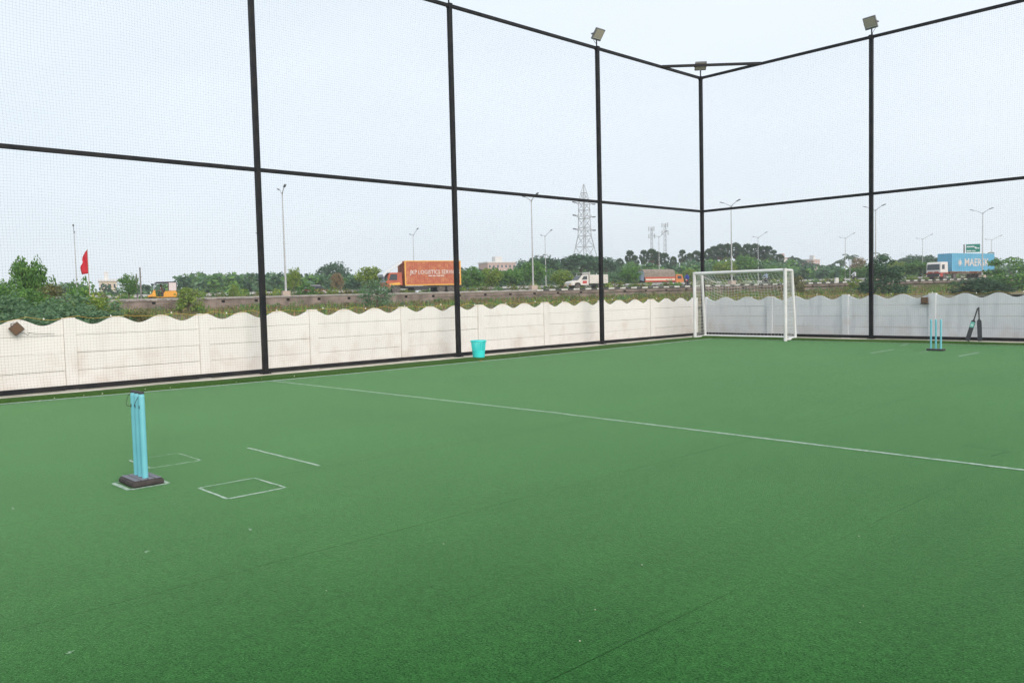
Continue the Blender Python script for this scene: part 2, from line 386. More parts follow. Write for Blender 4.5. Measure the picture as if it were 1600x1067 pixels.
def make_wall(name, label, org, ang, nb, m):
    root = thing(name, label, 'wall', org, ang)
    cb = MB(); cb.box(-.1,.1,-.04,.11,-.2,1.292); cdat = cb.data('column', m)
    pds = []
    for r in range(3):
        b = MB(); b.box(.102,BAY-.102,-.002,.05,.022+.32*r,.022+.32*r+.3135); pds.append(b.data('panel', m))
    b = MB(); N = 36; vs = []
    for i in range(N+1):
        t = i/N; x = .102+(BAY-.204)*t; z = wave(x/BAY)
        vs += [(x,-.002,.982),(x,.05,.982),(x,.05,z),(x,-.002,z)]
    fs = [(i*4+j, i*4+(j+1)%4, (i+1)*4+(j+1)%4, (i+1)*4+j) for i in range(N) for j in range(4)]+[(0,1,2,3),(N*4+3,N*4+2,N*4+1,N*4)]
    b.add(vs, fs); top = b.data('wavy_panel', m)
    for k in range(nb+1):
        o = link('column', cdat, root, .012); o.location = (k*BAY, 0, random.uniform(-.012,.012))
        if k == nb: break
        for r in range(3):
            o = link('panel', pds[r], root, .006); o.location = (k*BAY, random.uniform(-.006,.006), random.uniform(-.002,.002)); o.rotation_euler = (random.uniform(-.004,.004), random.uniform(-.0015,.0015), 0)
        o = link('wavy_panel', top, root); o.location = (k*BAY, random.uniform(-.006,.006), random.uniform(-.003,.003))
    return root
# local x runs along the wall, local -y is the face towards the field
make_wall('compound_wall', 'white precast wall with wavy top and brown stains behind the left netting', (-.70,-26.515,0), rad(90), 11, m_wallL)
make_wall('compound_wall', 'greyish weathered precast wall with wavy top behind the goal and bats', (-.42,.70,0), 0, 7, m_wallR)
m_cord = mat('yellow_cord', (.75,.48,.05), .6); m_bulb = mat('bulb_white', (.85,.85,.78), .3)
def string_lights(label, p0, p1, n, x_is):
    t = thing('string_light', label, 'string light', p0)
    pts = []; p0, p1 = Vector(p0), Vector(p1)
    for i in range(n*6+1):
        q = p0.lerp(p1, i/(n*6)); ph = (i % 6)/6
        q.z = 1.315-.045*math.sin(math.pi*ph)+.012*math.sin(i*1.3); pts.append(q-p0)
    MB().tube(pts, .003, 5).build('cord', m_cord, t)
    for i in range(0, n*6, 8):
        b = MB(); b.lathe([(.001,-.014),(.011,-.010),(.014,.003),(.010,.014),(.004,.02)], 8, tuple(pts[i]+Vector((0,0,.012)))); b.build('bulb', m_bulb, t, smooth=True)
string_lights('yellow cord with small bulbs strung along the white wall top', (-.655,-24,1.3), (-.655,-1.4,1.3), 27, 0)
string_lights('yellow cord with small bulbs strung along the weathered grey wall top', (.3,.66,1.3), (12,.66,1.3), 14, 1)
# floodlight boxes on the walls
m_rust = mat('rusty_brown_metal', (.16,.10,.06), .6, (.09,.06,.045), scale=14); m_amber = mat('amber_glass', (.17,.10,.06), .15); m_blackw = mat('black_cable', (.02,.02,.022), .6)
t = thing('wall_floodlight', 'small rusty brown floodlight tilted on top of the white wall', 'floodlight', (-.60,-19.98,1.13))
tb = MB(); tb.obox((0,0,0), (.03,0,0), (0,.07,.058), (0,-.055,.066)); tb.build('housing', m_rust, t, bevel=.006)
tb = MB(); tb.obox((.034,0,0), (.004,0,0), (0,.052,.043), (0,-.041,.049)); tb.build('glass', m_amber, t)
tb = MB(); tb.bar((-.04,-.07,.09),(.0,-.08,-.01),.012); tb.bar((-.04,-.07,.09),(.0,.03,.1),.012); tb.build('bracket', m_blackw, t)
tb = MB(); tb.tube([(0,.05,-.06),(.01,.13,-.09),(0,.17,-.12),(-.01,.2,-.08),(0,.16,-.07),(-.02,.3,-.10),(-.03,.6,-.11)], .004, 5); tb.build('cable', m_blackw, t)
t = thing('wall_floodlight', 'small rusty box lamp fixed beside a column of the grey wall', 'floodlight', (6.80,.60,1.1))
tb = MB(); tb.box(-.085,.085,-.04,.05,-.085,.09); tb.build('housing', m_rust, t, bevel=.008)
tb = MB(); tb.box(-.06,.06,-.048,-.041,-.05,.05); tb.build('glass', m_amber, t)
tb = MB(); tb.box(-.1,.1,-.05,.05,-.10,-.086); tb.build('bracket', m_blackw, t)

# ================================================================== CAGE FENCE, NETS, FLOODLIGHTS
m_steel = mat('black_steel', (.012,.013,.016), .5, (.026,.024,.025), scale=5, bump=.08, bscale=60, spec=.15)
ZM, ZT, ZB = 4.131, 8.466, .098
LY = [0, -5.192, -10.617, -15.718, -20.95, -26.2, -31.4]; RX = [5.578, 11.1, 16.65, 22.2]
fence = thing('cage_fence', 'tall black steel cage fence of posts and rails round the field corner', 'fence', (0,0,0))
pd = MB(); pd.box(-.05,.05,-.05,.05,.03,ZT+.06); pdat = pd.data('post', m_steel)
bpd = MB(); bpd.box(-.09,.09,-.09,.09,.034,.046)
for sx_ in (-.07,.07):
    for sy_ in (-.07,.07): bpd.lathe([(.011,0),(.011,.018)], 6, (sx_,sy_,.046))
bpdat = bpd.data('base_plate', m_steel)
posts = [(0,y) for y in LY]+[(x,0) for x in RX]
for x, y in posts:
    o = link('post', pdat, fence, .008); o.location = (x, y, 0)
    c_ = link('base_plate', bpdat, o)
def rail(name, a, b_, w):
    MB().bar(a, b_, w).build(name, m_steel, fence, bevel=.006)
for i in range(len(LY)-1):
    y0, y1 = LY[i]-.052, LY[i+1]+.052
    rail('bottom_rail', (0,y0,ZB), (0,y1,ZB), .08); rail('mid_rail', (0,y0,ZM), (0,y1,ZM), .075); rail('top_rail', (0,y0,ZT), (0,y1,ZT), .075)
for i, (a, b_) in enumerate(zip([0]+RX, RX)):
    rail('bottom_rail', (a+.052,0,ZB), (b_-.052,0,ZB), .08); rail('mid_rail', (a+.052,0,ZM), (b_-.052,0,ZM), .075); rail('top_rail', (a+.052,0,ZT), (b_-.052,0,ZT), .075)
rail('corner_brace', (.03,-2.16,ZT+.002), (2.2,-.03,ZT+.002), .075)
for x, y in posts[:5]+posts[7:8]:       # clamp collars under the top rail
    b = MB(); b.box(x-.058,x+.058,y-.058,y+.058,ZT-.05,ZT+.05); b.build('clamp', m_steel, fence, bevel=.005)

m_net = mat('net_cord', (.07,.075,.08), .8)
PITCHN = .05
def netting(name, label, u0_, u1_, z0, z1, place, rad_=.00075):
    us = np.arange(u0_, u1_+1e-6, PITCHN); zs = np.arange(z0, z1+1e-6, PITCHN)
    def disp(u_, z_):
        e = np.minimum(1, np.minimum(z_-z0, z1-z_)/.4)
        du = .016*np.sin(u_*1.9+z_*1.3)+.012*np.sin(u_*.7-z_*2.3+1)+.006*np.sin(u_*5.1+z_*3.7)
        dz = .018*np.sin(u_*1.4-z_*1.1+2)+.012*np.sin(u_*2.6+z_*.8)+.006*np.sin(u_*6.3-z_*2.9)
        dn = .03*np.sin(u_*.9+z_*.8)+.015*np.sin(u_*2.3-z_*1.7)
        return u_+du*e, z_+dz*e, dn*e
    V = []; Fc = []; off = 0
    def strand(U, Z, horizontal):
        nonlocal off
        a, c, d = disp(U, Z); n = len(a); ring = []
        for k in range(3):
            an = 2*math.pi*k/3
            if horizontal: ring.append(np.stack([a, d+rad_*math.cos(an), c+rad_*math.sin(an)], 1))
            else: ring.append(np.stack([a+rad_*math.sin(an), d+rad_*math.cos(an), c], 1))
        V.append(np.stack(ring, 1).reshape(-1, 3))
        i = np.arange(n-1)[:, None]*3; k = np.arange(3)[None]
        q = np.stack([i+k, i+(k+1) % 3, i+3+(k+1) % 3, i+3+k], -1).reshape(-1, 4)+off
        Fc.append(q); off += 3*n
    zz = np.arange(z0, z1+.01, .28); zz[-1] = z1
    for u_ in us: strand(np.full(len(zz), u_), zz, False)
    uu = np.arange(u0_, u1_+.01, .28)
    for z_ in zs: strand(uu, np.full(len(uu), z_), True)
    V = np.concatenate(V); Fc = np.concatenate(Fc)
    W_ = place(V)
    o = link(name, big_mesh(name, W_, Fc, m_net)); return tag(o, label, 'net')
netting('safety_net', 'fine black netting stretched over the left side of the cage', 0.03, 31.3, .12, 8.44, lambda V: np.stack([-.055+V[:,1]*.6, -V[:,0], V[:,2]], 1))
netting('safety_net', 'fine black netting stretched over the far side of the cage behind the goal', 0.03, 16.6, .12, 8.44, lambda V: np.stack([V[:,0], .055+V[:,1]*.6, V[:,2]], 1))

m_fl = mat('floodlight_grey', (.16,.165,.17), .5, (.22,.22,.22), scale=9); m_flg = mat('floodlight_glass', (.42,.39,.33), .15, (.50,.46,.38), scale=30); m_refl = mat('floodlight_reflector', (.62,.62,.58), .3)
def floodlight(label, x, y, az, tilt, yaw_off=0):
    t = thing('floodlight', label, 'floodlight', (x, y, ZT+.05), az, 'floodlights on the fence posts')
    t.scale = (.92,.92,.92)
    # local: +x is the beam direction, tilted down by `tilt`
    ct, st_ = math.cos(tilt), math.sin(tilt); c = Vector((.05,0,.36))
    nx, ny, nz = Vector((ct,0,-st_)), Vector((0,1,0)), Vector((st_,0,ct))
    b = MB(); b.obox(c, nx*.03, ny*.20, nz*.185); hs_ = b.build('housing', m_fl, t, bevel=.008)
    b = MB(); b.obox(c+nx*.033+nz*.03, nx*.004, ny*.175, nz*.125); b.build('glass', m_flg, t)
    b = MB(); b.obox(c+nx*.034-nz*.115, nx*.005, ny*.175, nz*.012); b.build('reflector', m_refl, t)
    b = MB()
    for k in range(7): b.obox(c-nx*.048+nz*(-.15+.05*k), nx*.018, ny*.16, nz*.004)
    b.build('cooling_fin', m_fl, t)
    b = MB(); b.bar((-.05,-.215,.36),(-.05,.215,.36),.012,.03); 
    for sy_ in (-.215,.215): b.bar((-.05,sy_,.36),tuple(c+ny*sy_),.012,.03)
    b.bar((-.05,0,.36),(-.03,0,.2),.03); b.build('bracket', m_fl, t)
    b = MB(); b.tube([(-.02,0,.0),(-.02,0,.22)], .02, 8); b.build('stem', m_steel, t)
    b = MB(); b.tube([tuple(c-nx*.06),(-.15,.03,.33),(-.17,.04,.24),(-.11,.03,.16),(-.04,.02,.08),(-.03,.02,.02)], .007, 6); b.build('cable', m_blackw, t)
    return t
floodlight('square floodlight facing right on the third post left of the goal', 0, LY[1], rad(0), rad(38))
floodlight('square floodlight above the corner post, in front of the diagonal brace', .0, 0, rad(-50), rad(58))
floodlight('square floodlight facing the field on the post right of the goal', RX[0], 0, rad(-98), rad(28))
floodlight('floodlight on the tall post beside the turquoise bin, only its stem in view', 0, LY[2], rad(0), rad(38))

# ================================================================== GOAL
m_white = mat('white_powder_paint', (.80,.80,.80), .4, (.70,.69,.67), scale=3); m_gnet = mat('white_net_cord', (.75,.75,.72), .8)
goal = thing('football_goal', 'white steel football goal with a sagging white net in the field corner', 'goal', (2.1,-.9,0))
O = goal.location
FL, FR, RL, RR = Vector((.66,-1.46,0)), Vector((3.70,-1.40,0)), Vector((.36,-.42,0)), Vector((3.50,-.42,0))
HG = 2.055; TL, TR = Vector((.385,-.62,HG-.02)), Vector((3.50,-.62,HG))
def gt(name, a, b_, r): MB().tube([a-O, b_-O], r, 14).build(name, m_white, goal, smooth=True)
Z = Vector((0,0,1))
gt('goal_post', FL+Z*.004, FL+Z*(HG+.05), .05); gt('goal_post', FR+Z*.004, FR+Z*(HG+.05), .05)
d_ = (FR-FL).normalized()
gt('crossbar', FL+Z*HG+d_*.051, FR+Z*HG-d_*.051, .049)
gt('rear_post', RL+Z*.004, TL, .04); gt('rear_post', RR+Z*.004, TR, .04)
gt('top_bar', FL+Z*HG+(TL-FL-Z*HG).normalized()*.05, TL, .038); gt('top_bar', FR+Z*HG+(TR-FR-Z*HG).normalized()*.05, TR, .038)
gt('ground_bar', RL+Z*.05+Vector((.04,0,0)), RR+Z*.05-Vector((.04,0,0)), .045)
gt('ground_bar', FL+Z*.045+(RL-FL).normalized()*.05, RL+Z*.045, .038); gt('ground_bar', FR+Z*.045+(RR-FR).normalized()*.05, RR+Z*.045, .038)
gn = MB()
def patch(fn, nu, nv, r=.0034):
    for i in range(nu+1): gn.tube([fn(i/nu, j/nv)-O for j in range(nv+1)], r, 3, caps=False)
    for j in range(nv+1): gn.tube([fn(i/nu, j/nv)-O for i in range(nu+1)], r, 3, caps=False)
def back(u_, v):
    top = TL.lerp(TR, u_); bot = RL.lerp(RR, u_)+Z*.06
    sag = .42*math.sin(math.pi*u_)**.7*(1+.25*math.sin(u_*9))
    q = top.lerp(bot, v); q.z -= sag*(1-v)**1.4
    q += Vector((.05*math.sin(v*7+u_*5)*(1-v), .12*math.sin(math.pi*v)+.04*math.sin(u_*11+v*6), 0)); return q
def roof(u_, v):
    a = (FL.lerp(FR, u_)+Z*HG); b_ = back(u_, 0); q = a.lerp(b_, v); q.z -= .12*math.sin(math.pi*v)*math.sin(math.pi*u_); return q
def side(A, B, T):
    def f(u_, v):
        a = A+Z*(HG*(1-v)+.05*v); b_ = T.lerp(B+Z*.06, v); q = a.lerp(b_, u_); q.x += .03*math.sin(v*8+u_*3); return q
    return f
patch(back, 27, 18); patch(roof, 27, 6); patch(side(FL, RL, TL), 8, 18); patch(side(FR, RR, TR), 8, 18)
gn.build('goal_net', m_gnet, goal)

# ================================================================== CRICKET GEAR, BIN
m_cyan = mat('turquoise_plastic', (.16,.50,.58), .42, (.19,.56,.63), scale=5); m_rub = mat('black_rubber', (.035,.035,.04), .6, (.06,.055,.055), scale=20)
m_pad = mat('grey_rubber_tile', (.13,.135,.16), .7, (.20,.20,.23), scale=25); m_brown = mat('dusty_rubber', (.028,.024,.024), .8, (.06,.048,.045), scale=12)
def stump(b, x, h, zb, r=.019):
    b.lathe([(r,0),(r,h*.5),(r*.98,h-.03),(r*.9,h-.008),(r*.6,h)], 14, (x,0,zb))
def wicket_near():
    t = thing('cricket_stumps', 'turquoise cricket stumps on a thick tiled rubber base, in the near crease', 'cricket stumps', (8.44,-21.15,0))
    b = MB(); pr = [(.0,.172,.125),(.028,.176,.129),(.05,.165,.118)]
    vs = []
    for z, hx, hy in pr: vs += [(-hx,-hy,z+.006),(hx,-hy,z+.006),(hx,hy,z+.006),(-hx,hy,z+.006)]
    b.add(vs, [(3,2,1,0),(8,9,10,11)]+[(i*4+j, i*4+(j+1)%4, (i+1)*4+(j+1)%4, (i+1)*4+j) for i in range(2) for j in range(4)])
    base = b.build('base', m_brown, t, bevel=.012)
    td = MB(); td.box(-.0225,.0225,-.0235,.0235,0,.008); tdat = td.data('tile', m_pad)
    for i in range(6):
        for j in range(4):
            o = link('tile', tdat, base, .003); o.location = (-.137+.0548*i, -.084+.056*j, .0565)
    for i in range(3):
        b = MB(); stump(b, 0, .70, .063, .0245); s_ = b.build('stump', m_cyan, t, smooth=True, loc=((i-1)*.093,0,0))
        b = MB(); b.lathe([(.0235,0),(.0235,.012),(.015,.018)], 12, (0,0,.764)); b.build('stump_cap', m_rub, s_)
        b = MB()
        b.obox((.006,-.0245,.655), (.004,0,0), (0,.002,0), (0,0,.013)); b.build('slot', m_rub, s_)
    b = MB(); b.tube([(-.09,0,.775),(-.12,-.03,.74),(-.135,-.045,.69),(-.11,-.05,.655),(-.07,-.035,.65)], .0022, 5)
    b.tube([(.09,0,.775),(.07,-.04,.70),(.045,-.045,.66)], .0022, 5); b.build('bail_cord', m_blackw, t)
wicket_near()
t = thing('cricket_stumps', 'three spaced turquoise stumps on a flat black base, before the far fence', 'cricket stumps', (8.49,-3.35,0))
b = MB(); b.box(-.19,.19,-.07,.07,.006,.05); b.build('base', m_rub, t, bevel=.012)
for i in range(3):
    b = MB(); stump(b, 0, .68, .05, .0215); b.build('stump', m_cyan, t, smooth=True, loc=((i-1)*.108,0,0))
def bat(label, foot, top, m_face, sticker):
    foot, top = Vector(foot), Vector(top); ax = (top-foot).normalized()
    t = thing('cricket_bat', label, 'cricket bat', foot, 0, 'cricket bats leaning on the far fence')
    yx = (Vector((0,1,0))-ax*ax.y).normalized(); xx = yx.cross(ax); t.rotation_mode = 'QUATERNION'; t.rotation_quaternion = Matrix((xx, yx, ax)).transposed().to_quaternion()
    b = MB(); vs = []
    for z, hw, th in ((0,.048,.03),(.02,.054,.036),(.25,.054,.058),(.45,.054,.05),(.52,.052,.042),(.555,.022,.034),(.575,.017,.032)):
        vs += [(-hw,-.014,z),(hw,-.014,z),(hw,.006,z),(0,th-.014,z),(-hw,.006,z)]
    b.add(vs, [(4,3,2,1,0)]+[(i*5+j, i*5+(j+1)%5, (i+1)*5+(j+1)%5, (i+1)*5+j) for i in range(6) for j in range(5)]+[(30,31,32,33,34)])
    b.build('blade', m_face, t, bevel=.006)
    b = MB(); b.tube([(0,0,.56),(0,0,.70),(0,0,.855)], [.0165,.017,.0175], 12); b.lathe([(.02,.855),(.021,.865),(.012,.872)], 12); b.build('handle', m_rub, t, smooth=True)
    if sticker:
        b = MB(); b.box(-.045,.045,-.019,-.0145,.36,.50); b.box(-.03,.03,-.021,-.0191,.40,.44, 1); b.build('sticker', [mat('sticker_teal', (.16,.50,.42), .4), mat('sticker_pale', (.55,.72,.66), .4)], t)
m_bat = mat('black_bat_plastic', (.03,.03,.036), .45, (.05,.05,.055), scale=12)
bat('black cricket bat with a teal sticker leaning right, left one of the pair', (8.27,-.56,.07), (8.465,-.42,.90), m_bat, True)
bat('plain black cricket bat standing nearly upright, right one of the pair', (8.56,-.53,.07), (8.485,-.40,.91), m_bat, False)

m_bin = mat('turquoise_bin_plastic', (.04,.70,.68), .35, (.07,.78,.74), scale=4)
t = thing('waste_bin', 'turquoise slatted plastic waste bin standing on the touchline', 'bin', (.84,-10.70,.012)); t.scale = (.82,.82,1)
b = MB(); N = 40
b.lathe([(.165,0),(.17,.012),(.185,.20),(.188,.215)], N, caps=False); b.lathe([(.15,.004),(.165,0)], N, caps=True)
b.lathe([(.180,.215),(.163,.01)], N, caps=False); b.build('lower_shell', m_bin, t, smooth=True)
for k in range(24):
    a = 2*math.pi*k/24; q = Vector((math.cos(a), math.sin(a), 0))
    b = MB(); b.bar(q*.186+Z*.212, q*.212+Z*.425, .024, .006, upv=q); b.build('slat', m_bin, t)
b = MB(); b.lathe([(.186,.208),(.193,.214),(.193,.222),(.184,.224)], N, caps=False); b.build('band', m_bin, t, smooth=True)
b = MB(); b.lathe([(.205,.42),(.228,.418),(.236,.43),(.232,.452),(.218,.456),(.207,.45)], N, caps=False); b.build('rim', m_bin, t, smooth=True)
b = MB(); b.lathe([(.05,.06),(.055,.15)], 20, (.125,-.145,0)); 
m_leaf_dry = mat('dry_leaf', (.30,.22,.08), .9)
for i, (px, py, lab) in enumerate(((751,565,'dry curled leaf on the turf in front of the turquoise bin'),)):
    q = ground_at(px, py); b = MB(); vs = [(-.05,0,.004),(-.02,.03,.02),(.03,.02,.03),(.06,-.005,.012),(.02,-.03,.008),(-.02,-.02,.022)]
    b.add(vs, [(0,4,5),(0,5,1),(1,5,2),(5,4,2),(2,4,3)]); o = b.build('dry_leaf', m_leaf_dry, loc=(q.x,q.y,.004)); tag(o, lab, 'leaf')
m_peb = mat('pale_pebble', (.6,.57,.45), .8)
pb = MB(); pb.lathe([(.002,0),(.016,.004),(.018,.012),(.01,.022),(.002,.025)], 8); pbd = pb.data('pebble', m_peb)
for px, py in ((62,626),(85,622.5),(131,618.5),(160,615.5),(227,608.5),(266,606),(369,597.5),(409,592),(460,588),(717,560.5),(812,555.5),(1066,528)):
    q = ground_at(px, py, .05); o = link('pebble', pbd, None, 0, (q.x, q.y, .052)); k_ = random.uniform(.35,.75); o.scale = (1.1*k_, .9*k_, .8*k_)
    tag(o, 'tiny pale pebble lying on the dark green turf edge along the left fence', 'pebble', 'pebbles along the turf edge')
for px, py in ((842,708),(1003,883),(930,953),(906,1002),(1349,947),(1344,973),(1342,838),(510,923),(693,850),(985,797)):
    q = ground_at(px, py, 0); o = link('crumb', pbd, None, 0, (q.x, q.y, .002)); k_ = random.uniform(.12,.24); o.scale = (k_,k_*.8,k_*.8)
    tag(o, 'tiny pale crumb of litter lying on the open green turf', 'litter', 'litter crumbs on the turf')

# ================================================================== STREET LAMPS, POLES, SIGNS
m_pole = mat('lamp_pole_grey', (.50,.51,.51), .6, (.40,.40,.40), scale=2); m_head = mat('lamp_head', (.20,.21,.22), .5); m_ped = mat('lamp_pedestal', (.48,.38,.31), .9)
def street_lamp(label, s_, o, h, arms, group, ped):
    t = thing('street_lamp', label, 'street lamp', RP(s_, o, zroad(s_)-.02), HEAD_R, group)
    b = MB(); b.tube([(0,0,0),(0,0,h*.5),(0,0,h)], [.11,.075,.045], 8); b.build('pole', m_pole, t, smooth=True)
    if ped: b = MB(); b.box(-.38,.38,-.38,.38,0,.62); b.build('pedestal', m_ped, t, bevel=.03)
    for sx_, L, rise in arms:
        b = MB(); b.tube([(0,0,h-.25),(0,sx_*.35*L,h+.15*rise),(0,sx_*L,h+rise)], [.05,.04,.035], 6); a = b.build('arm', m_pole, t)
        b = MB(); b.obox((0,sx_*(L+.3),h+rise+.06), (.11,0,0), (0,.32,sx_*.09), (0,-sx_*.02,.04)); b.build('lamp_head', m_head, a, bevel=.02)
near_lamps = [16.3, 44.2, 73.4, 100.0, 123.8]
nlab = ['tall double armed street lamp on a stone pedestal behind the first fence bay', 'tall double armed street lamp left of the electricity pylon',
        'tall double armed street lamp rising behind the goal crossbar', 'tall double armed street lamp partly behind the post right of the goal', 'tall double armed street lamp in front of the blue container']
for s_, lb in zip(near_lamps, nlab): street_lamp(lb, s_, 84.35, 10.4, ((1,1.5,.45),(-1,1.1,.4)), 'street lamps along the near kerb', True)
flab = ['thin far street lamp above the red flag', 'thin far street lamp just right of the tallest left post', 'thin far street lamp rising above the orange truck', 'thin far street lamp just left of the pylon',
        'thin far street lamp above the tarpaulin lorry', 'thin far street lamp above the right half of the goal', 'thin far street lamp in the gap right of the goal', 'thin far street lamp just right of the post beside the goal',
        'thin far street lamp above the white truck cab', 'thin far street lamp at the container rear', 'outermost thin far street lamp on the right']
for i, lb in enumerate(flab): street_lamp(lb, -3.6+26.4*i, 139, 10.6, ((-1,2.2,.75),(1,1.2,.1)), 'street lamps along the far carriageway', False)
m_dpole = mat('weathered_pole', (.16,.15,.14), .8, (.3,.29,.27), scale=2)
for px, py, o, lb in ((218.5,418,91,'taller of two dark poles left of the yellow rickshaw'),(213,428,92,'shorter of two dark poles left of the yellow rickshaw')):
    q = on_road(px, py, o); s_ = s_of(q); b = MB(); h = q.z-zroad(s_); b.tube([(0,0,0),(0,0,h)], [.09,.075], 8); b.bar((-.3,0,h*.72),(.3,0,h*.72),.05)
    tag(b.build('utility_pole', m_dpole, loc=RP(s_, o, zroad(s_))), lb, 'pole')
# red flag
m_flag = mat('red_cloth', (.62,.02,.04), .8, (.50,.015,.03), scale=2)
q0, q1 = on_road(139, 390, 42), on_road(141, 478, 42)
t = thing('flag', 'torn red flag hanging from a thin pole above the left bushes', 'flag', (q1.x, q1.y, 0))
h = q0.z+.02; b = MB(); b.tube([(0,0,0),(0,0,h)], [.02,.014], 6); b.build('flag_pole', mat('bamboo', (.45,.38,.3), .8), t)
b = MB(); vs = []; NR = 14
wid = [0,.10,.17,.22,.25,.26,.25,.22,.25,.31,.34,.345,.34,.335,.33]
for i in range(NR+1):
    for j in range(7):
        w = wid[i]*j/6; vs.append(tuple(-rh*w + fh*(.05*math.sin(j*1.1+i*.5)*j/6)+Z*(h-.03-1.06*i/NR-.05*(j/6)*(i/NR))))
b.add(vs, [(i*7+j, i*7+j+1, (i+1)*7+j+1, (i+1)*7+j) for i in range(NR) for j in range(6)])
fl = b.build('cloth', m_flag, t, smooth=True); sm = fl.modifiers.new('thick', 'SOLIDIFY'); sm.thickness = .004
# green direction sign, small sign, kilometre stone
m_sgn = mat('sign_green', (.0,.22,.16), .5); m_sw = mat('sign_white', (.8,.8,.8), .5)
q = on_road(1512.5, 388.5, 108); s_ = s_of(q)
t = thing('direction_sign', 'green highway direction sign on a pole above the blue container', 'road sign', RP(s_-1.15, 108, zroad(s_)), HEAD_L-rad(50))
zc = q.z-zroad(s_)
b = MB(); b.tube([(0,0,0),(0,0,zc+.8)], .14, 8); b.build('pole', m_dpole, t)
b = MB(); b.box(-2.75,-.3,.05,.12,zc-.8,zc+.8); pl_ = b.build('sign_panel', m_sgn, t, bevel=.02)
b = MB()
for x0, x1, z0, z1 in ((-1.75,-.4,.20,.42),(-1.2,-.4,-.62,-.42),(-1.95,-1.3,-.58,-.44),(-2.6,-1.9,-.12,.06),(-2.1,-1.75,.06,.24),(-2.75,-.3,-.83,-.78)): b.box(x0,x1,.121,.13,zc+z0,zc+z1)
b.build('sign_marking', m_sw, pl_)
q = on_road(1328, 410, 86); s_ = s_of(q); zc = q.z-zroad(s_)
t = thing('small_sign', 'small grey road sign on a thin pole right of the goal', 'road sign', RP(s_, 86, zroad(s_)), HEAD_L)
b = MB(); b.tube([(0,0,0),(0,0,zc+.4)], .04, 6); b.build('pole', m_pole, t)
b = MB(); b.box(-.28,.28,.04,.06,zc-.42,zc+.42); b.build('sign_panel', mat('sign_back_grey', (.45,.50,.56), .6), t, bevel=.01)
q = on_road(1307, 437, 84); s_ = s_of(q)
t = thing('kilometre_stone', 'white kilometre stone with a dark top beside the highway kerb', 'milestone', RP(s_, 84, zroad(s_)-.05), HEAD_L)
b = MB(); b.prism([(-.33,0),(.33,0),(.33,.72),(.2,.9),(-.2,.9),(-.33,.72)], -.12, .12); st_ = b.build('stone', m_kw, t, bevel=.02)
b = MB(); b.prism([(-.335,.73),(.335,.73),(.2,.915),(-.2,.915)], -.125, .125); b.build('stone_top', mat('stone_top_green', (.03,.07,.05), .8), t)

# ================================================================== PYLON, MASTS, BUILDINGS
m_lat = mat('pylon_steel', (.42,.43,.45), .6, (.34,.35,.37), scale=.5)
o_ = 250; q = on_road(912, 288, o_); s_ = s_of(q); HP = q.z-2.2
t = thing('electricity_pylon', 'grey lattice electricity pylon rising behind the trees', 'pylon', RP(s_, o_, 2.2), HEAD_R+rad(20))
lev = [(0,5.3),(.14,4.3),(.28,3.3),(.42,2.3),(.52,1.65),(.60,1.5),(.68,1.45),(.76,1.4),(.84,1.3),(.92,.75),(1,.06)]
def corner(i, k): w = lev[i][1]; return Vector(((-1,1,1,-1)[k]*w, (-1,-1,1,1)[k]*w, lev[i][0]*HP))
for k in range(4):
    b = MB(); [b.bar(corner(i,k), corner(i+1,k), .22 if i < 4 else .17) for i in range(10)]; b.build('leg', m_lat, t)
b = MB()
for i in range(10):
    for k in range(4):
        j = (k+1)%4; b.bar(corner(i,k), corner(i+1,j), .085); b.bar(corner(i,j), corner(i+1,k), .085)
        if i: b.bar(corner(i,k), corner(i,j), .14)
tag(b.build('bracing', m_lat, t))
m_ins = mat('insulator_dark', (.08,.08,.09), .4)
for zf in (.575,.70,.82):
    for sx_ in (-1,1):
        z = zf*HP; b = MB(); tip = Vector((sx_*4.6,0,z+.15)); 
        for yy in (-1.3,1.3): b.bar((sx_*1.4,yy,z-.35), tip, .15); b.bar((sx_*1.4,yy,z+.7), tip, .12)
        a = b.build('cross_arm', m_lat, t)
        b = MB(); b.tube([tip, tip+Vector((sx_*1.6,0,.08))], .22, 6); b.build('insulator', m_ins, a)
def mast(label, px, py, o, w):
    q = on_road(px, py, o); s_ = s_of(q); h = q.z-2.2; t = thing('telecom_mast', label, 'mast', RP(s_, o, 2.2))
    b = MB(); C3 = lambda k, z: Vector((w*math.cos(k*2.094)*(1-.4*z/h), w*math.sin(k*2.094)*(1-.4*z/h), z))
    for k in range(3): b.bar(C3(k,0), C3(k,h), .12)
    for i in range(14):
        for k in range(3): b.bar(C3(k,h*i/14), C3((k+1)%3,h*(i+1)/14), .08)
    b.build('lattice', m_lat, t)
    for k, (ang, zz) in enumerate(((0,.97),(2.1,.97),(4.2,.97),(1,.86),(3.4,.86))):
        b = MB(); c_ = Vector((math.cos(ang)*(w+.5), math.sin(ang)*(w+.5), zz*h)); b.obox(c_, (.16,0,0), (0,.16,0), (0,0,1.1)); b.bar(c_, (0,0,zz*h), .08); b.build('antenna', m_galv, t)
mast('shorter slim telecom mast, left one of the pair behind the palms', 1018, 355, 330, .9)
mast('taller slim telecom mast, right one of the pair behind the palms', 1039, 349, 320, 1.0)
m_pink = mat('pink_render', (.55,.38,.33), .9, (.48,.33,.29), scale=.2); m_cream = mat('cream_render', (.66,.55,.40), .9, (.58,.48,.36), scale=.2); m_bwhite = mat('white_render', (.68,.66,.64), .9); m_glass = mat('window_glass', (.05,.06,.07), .15)
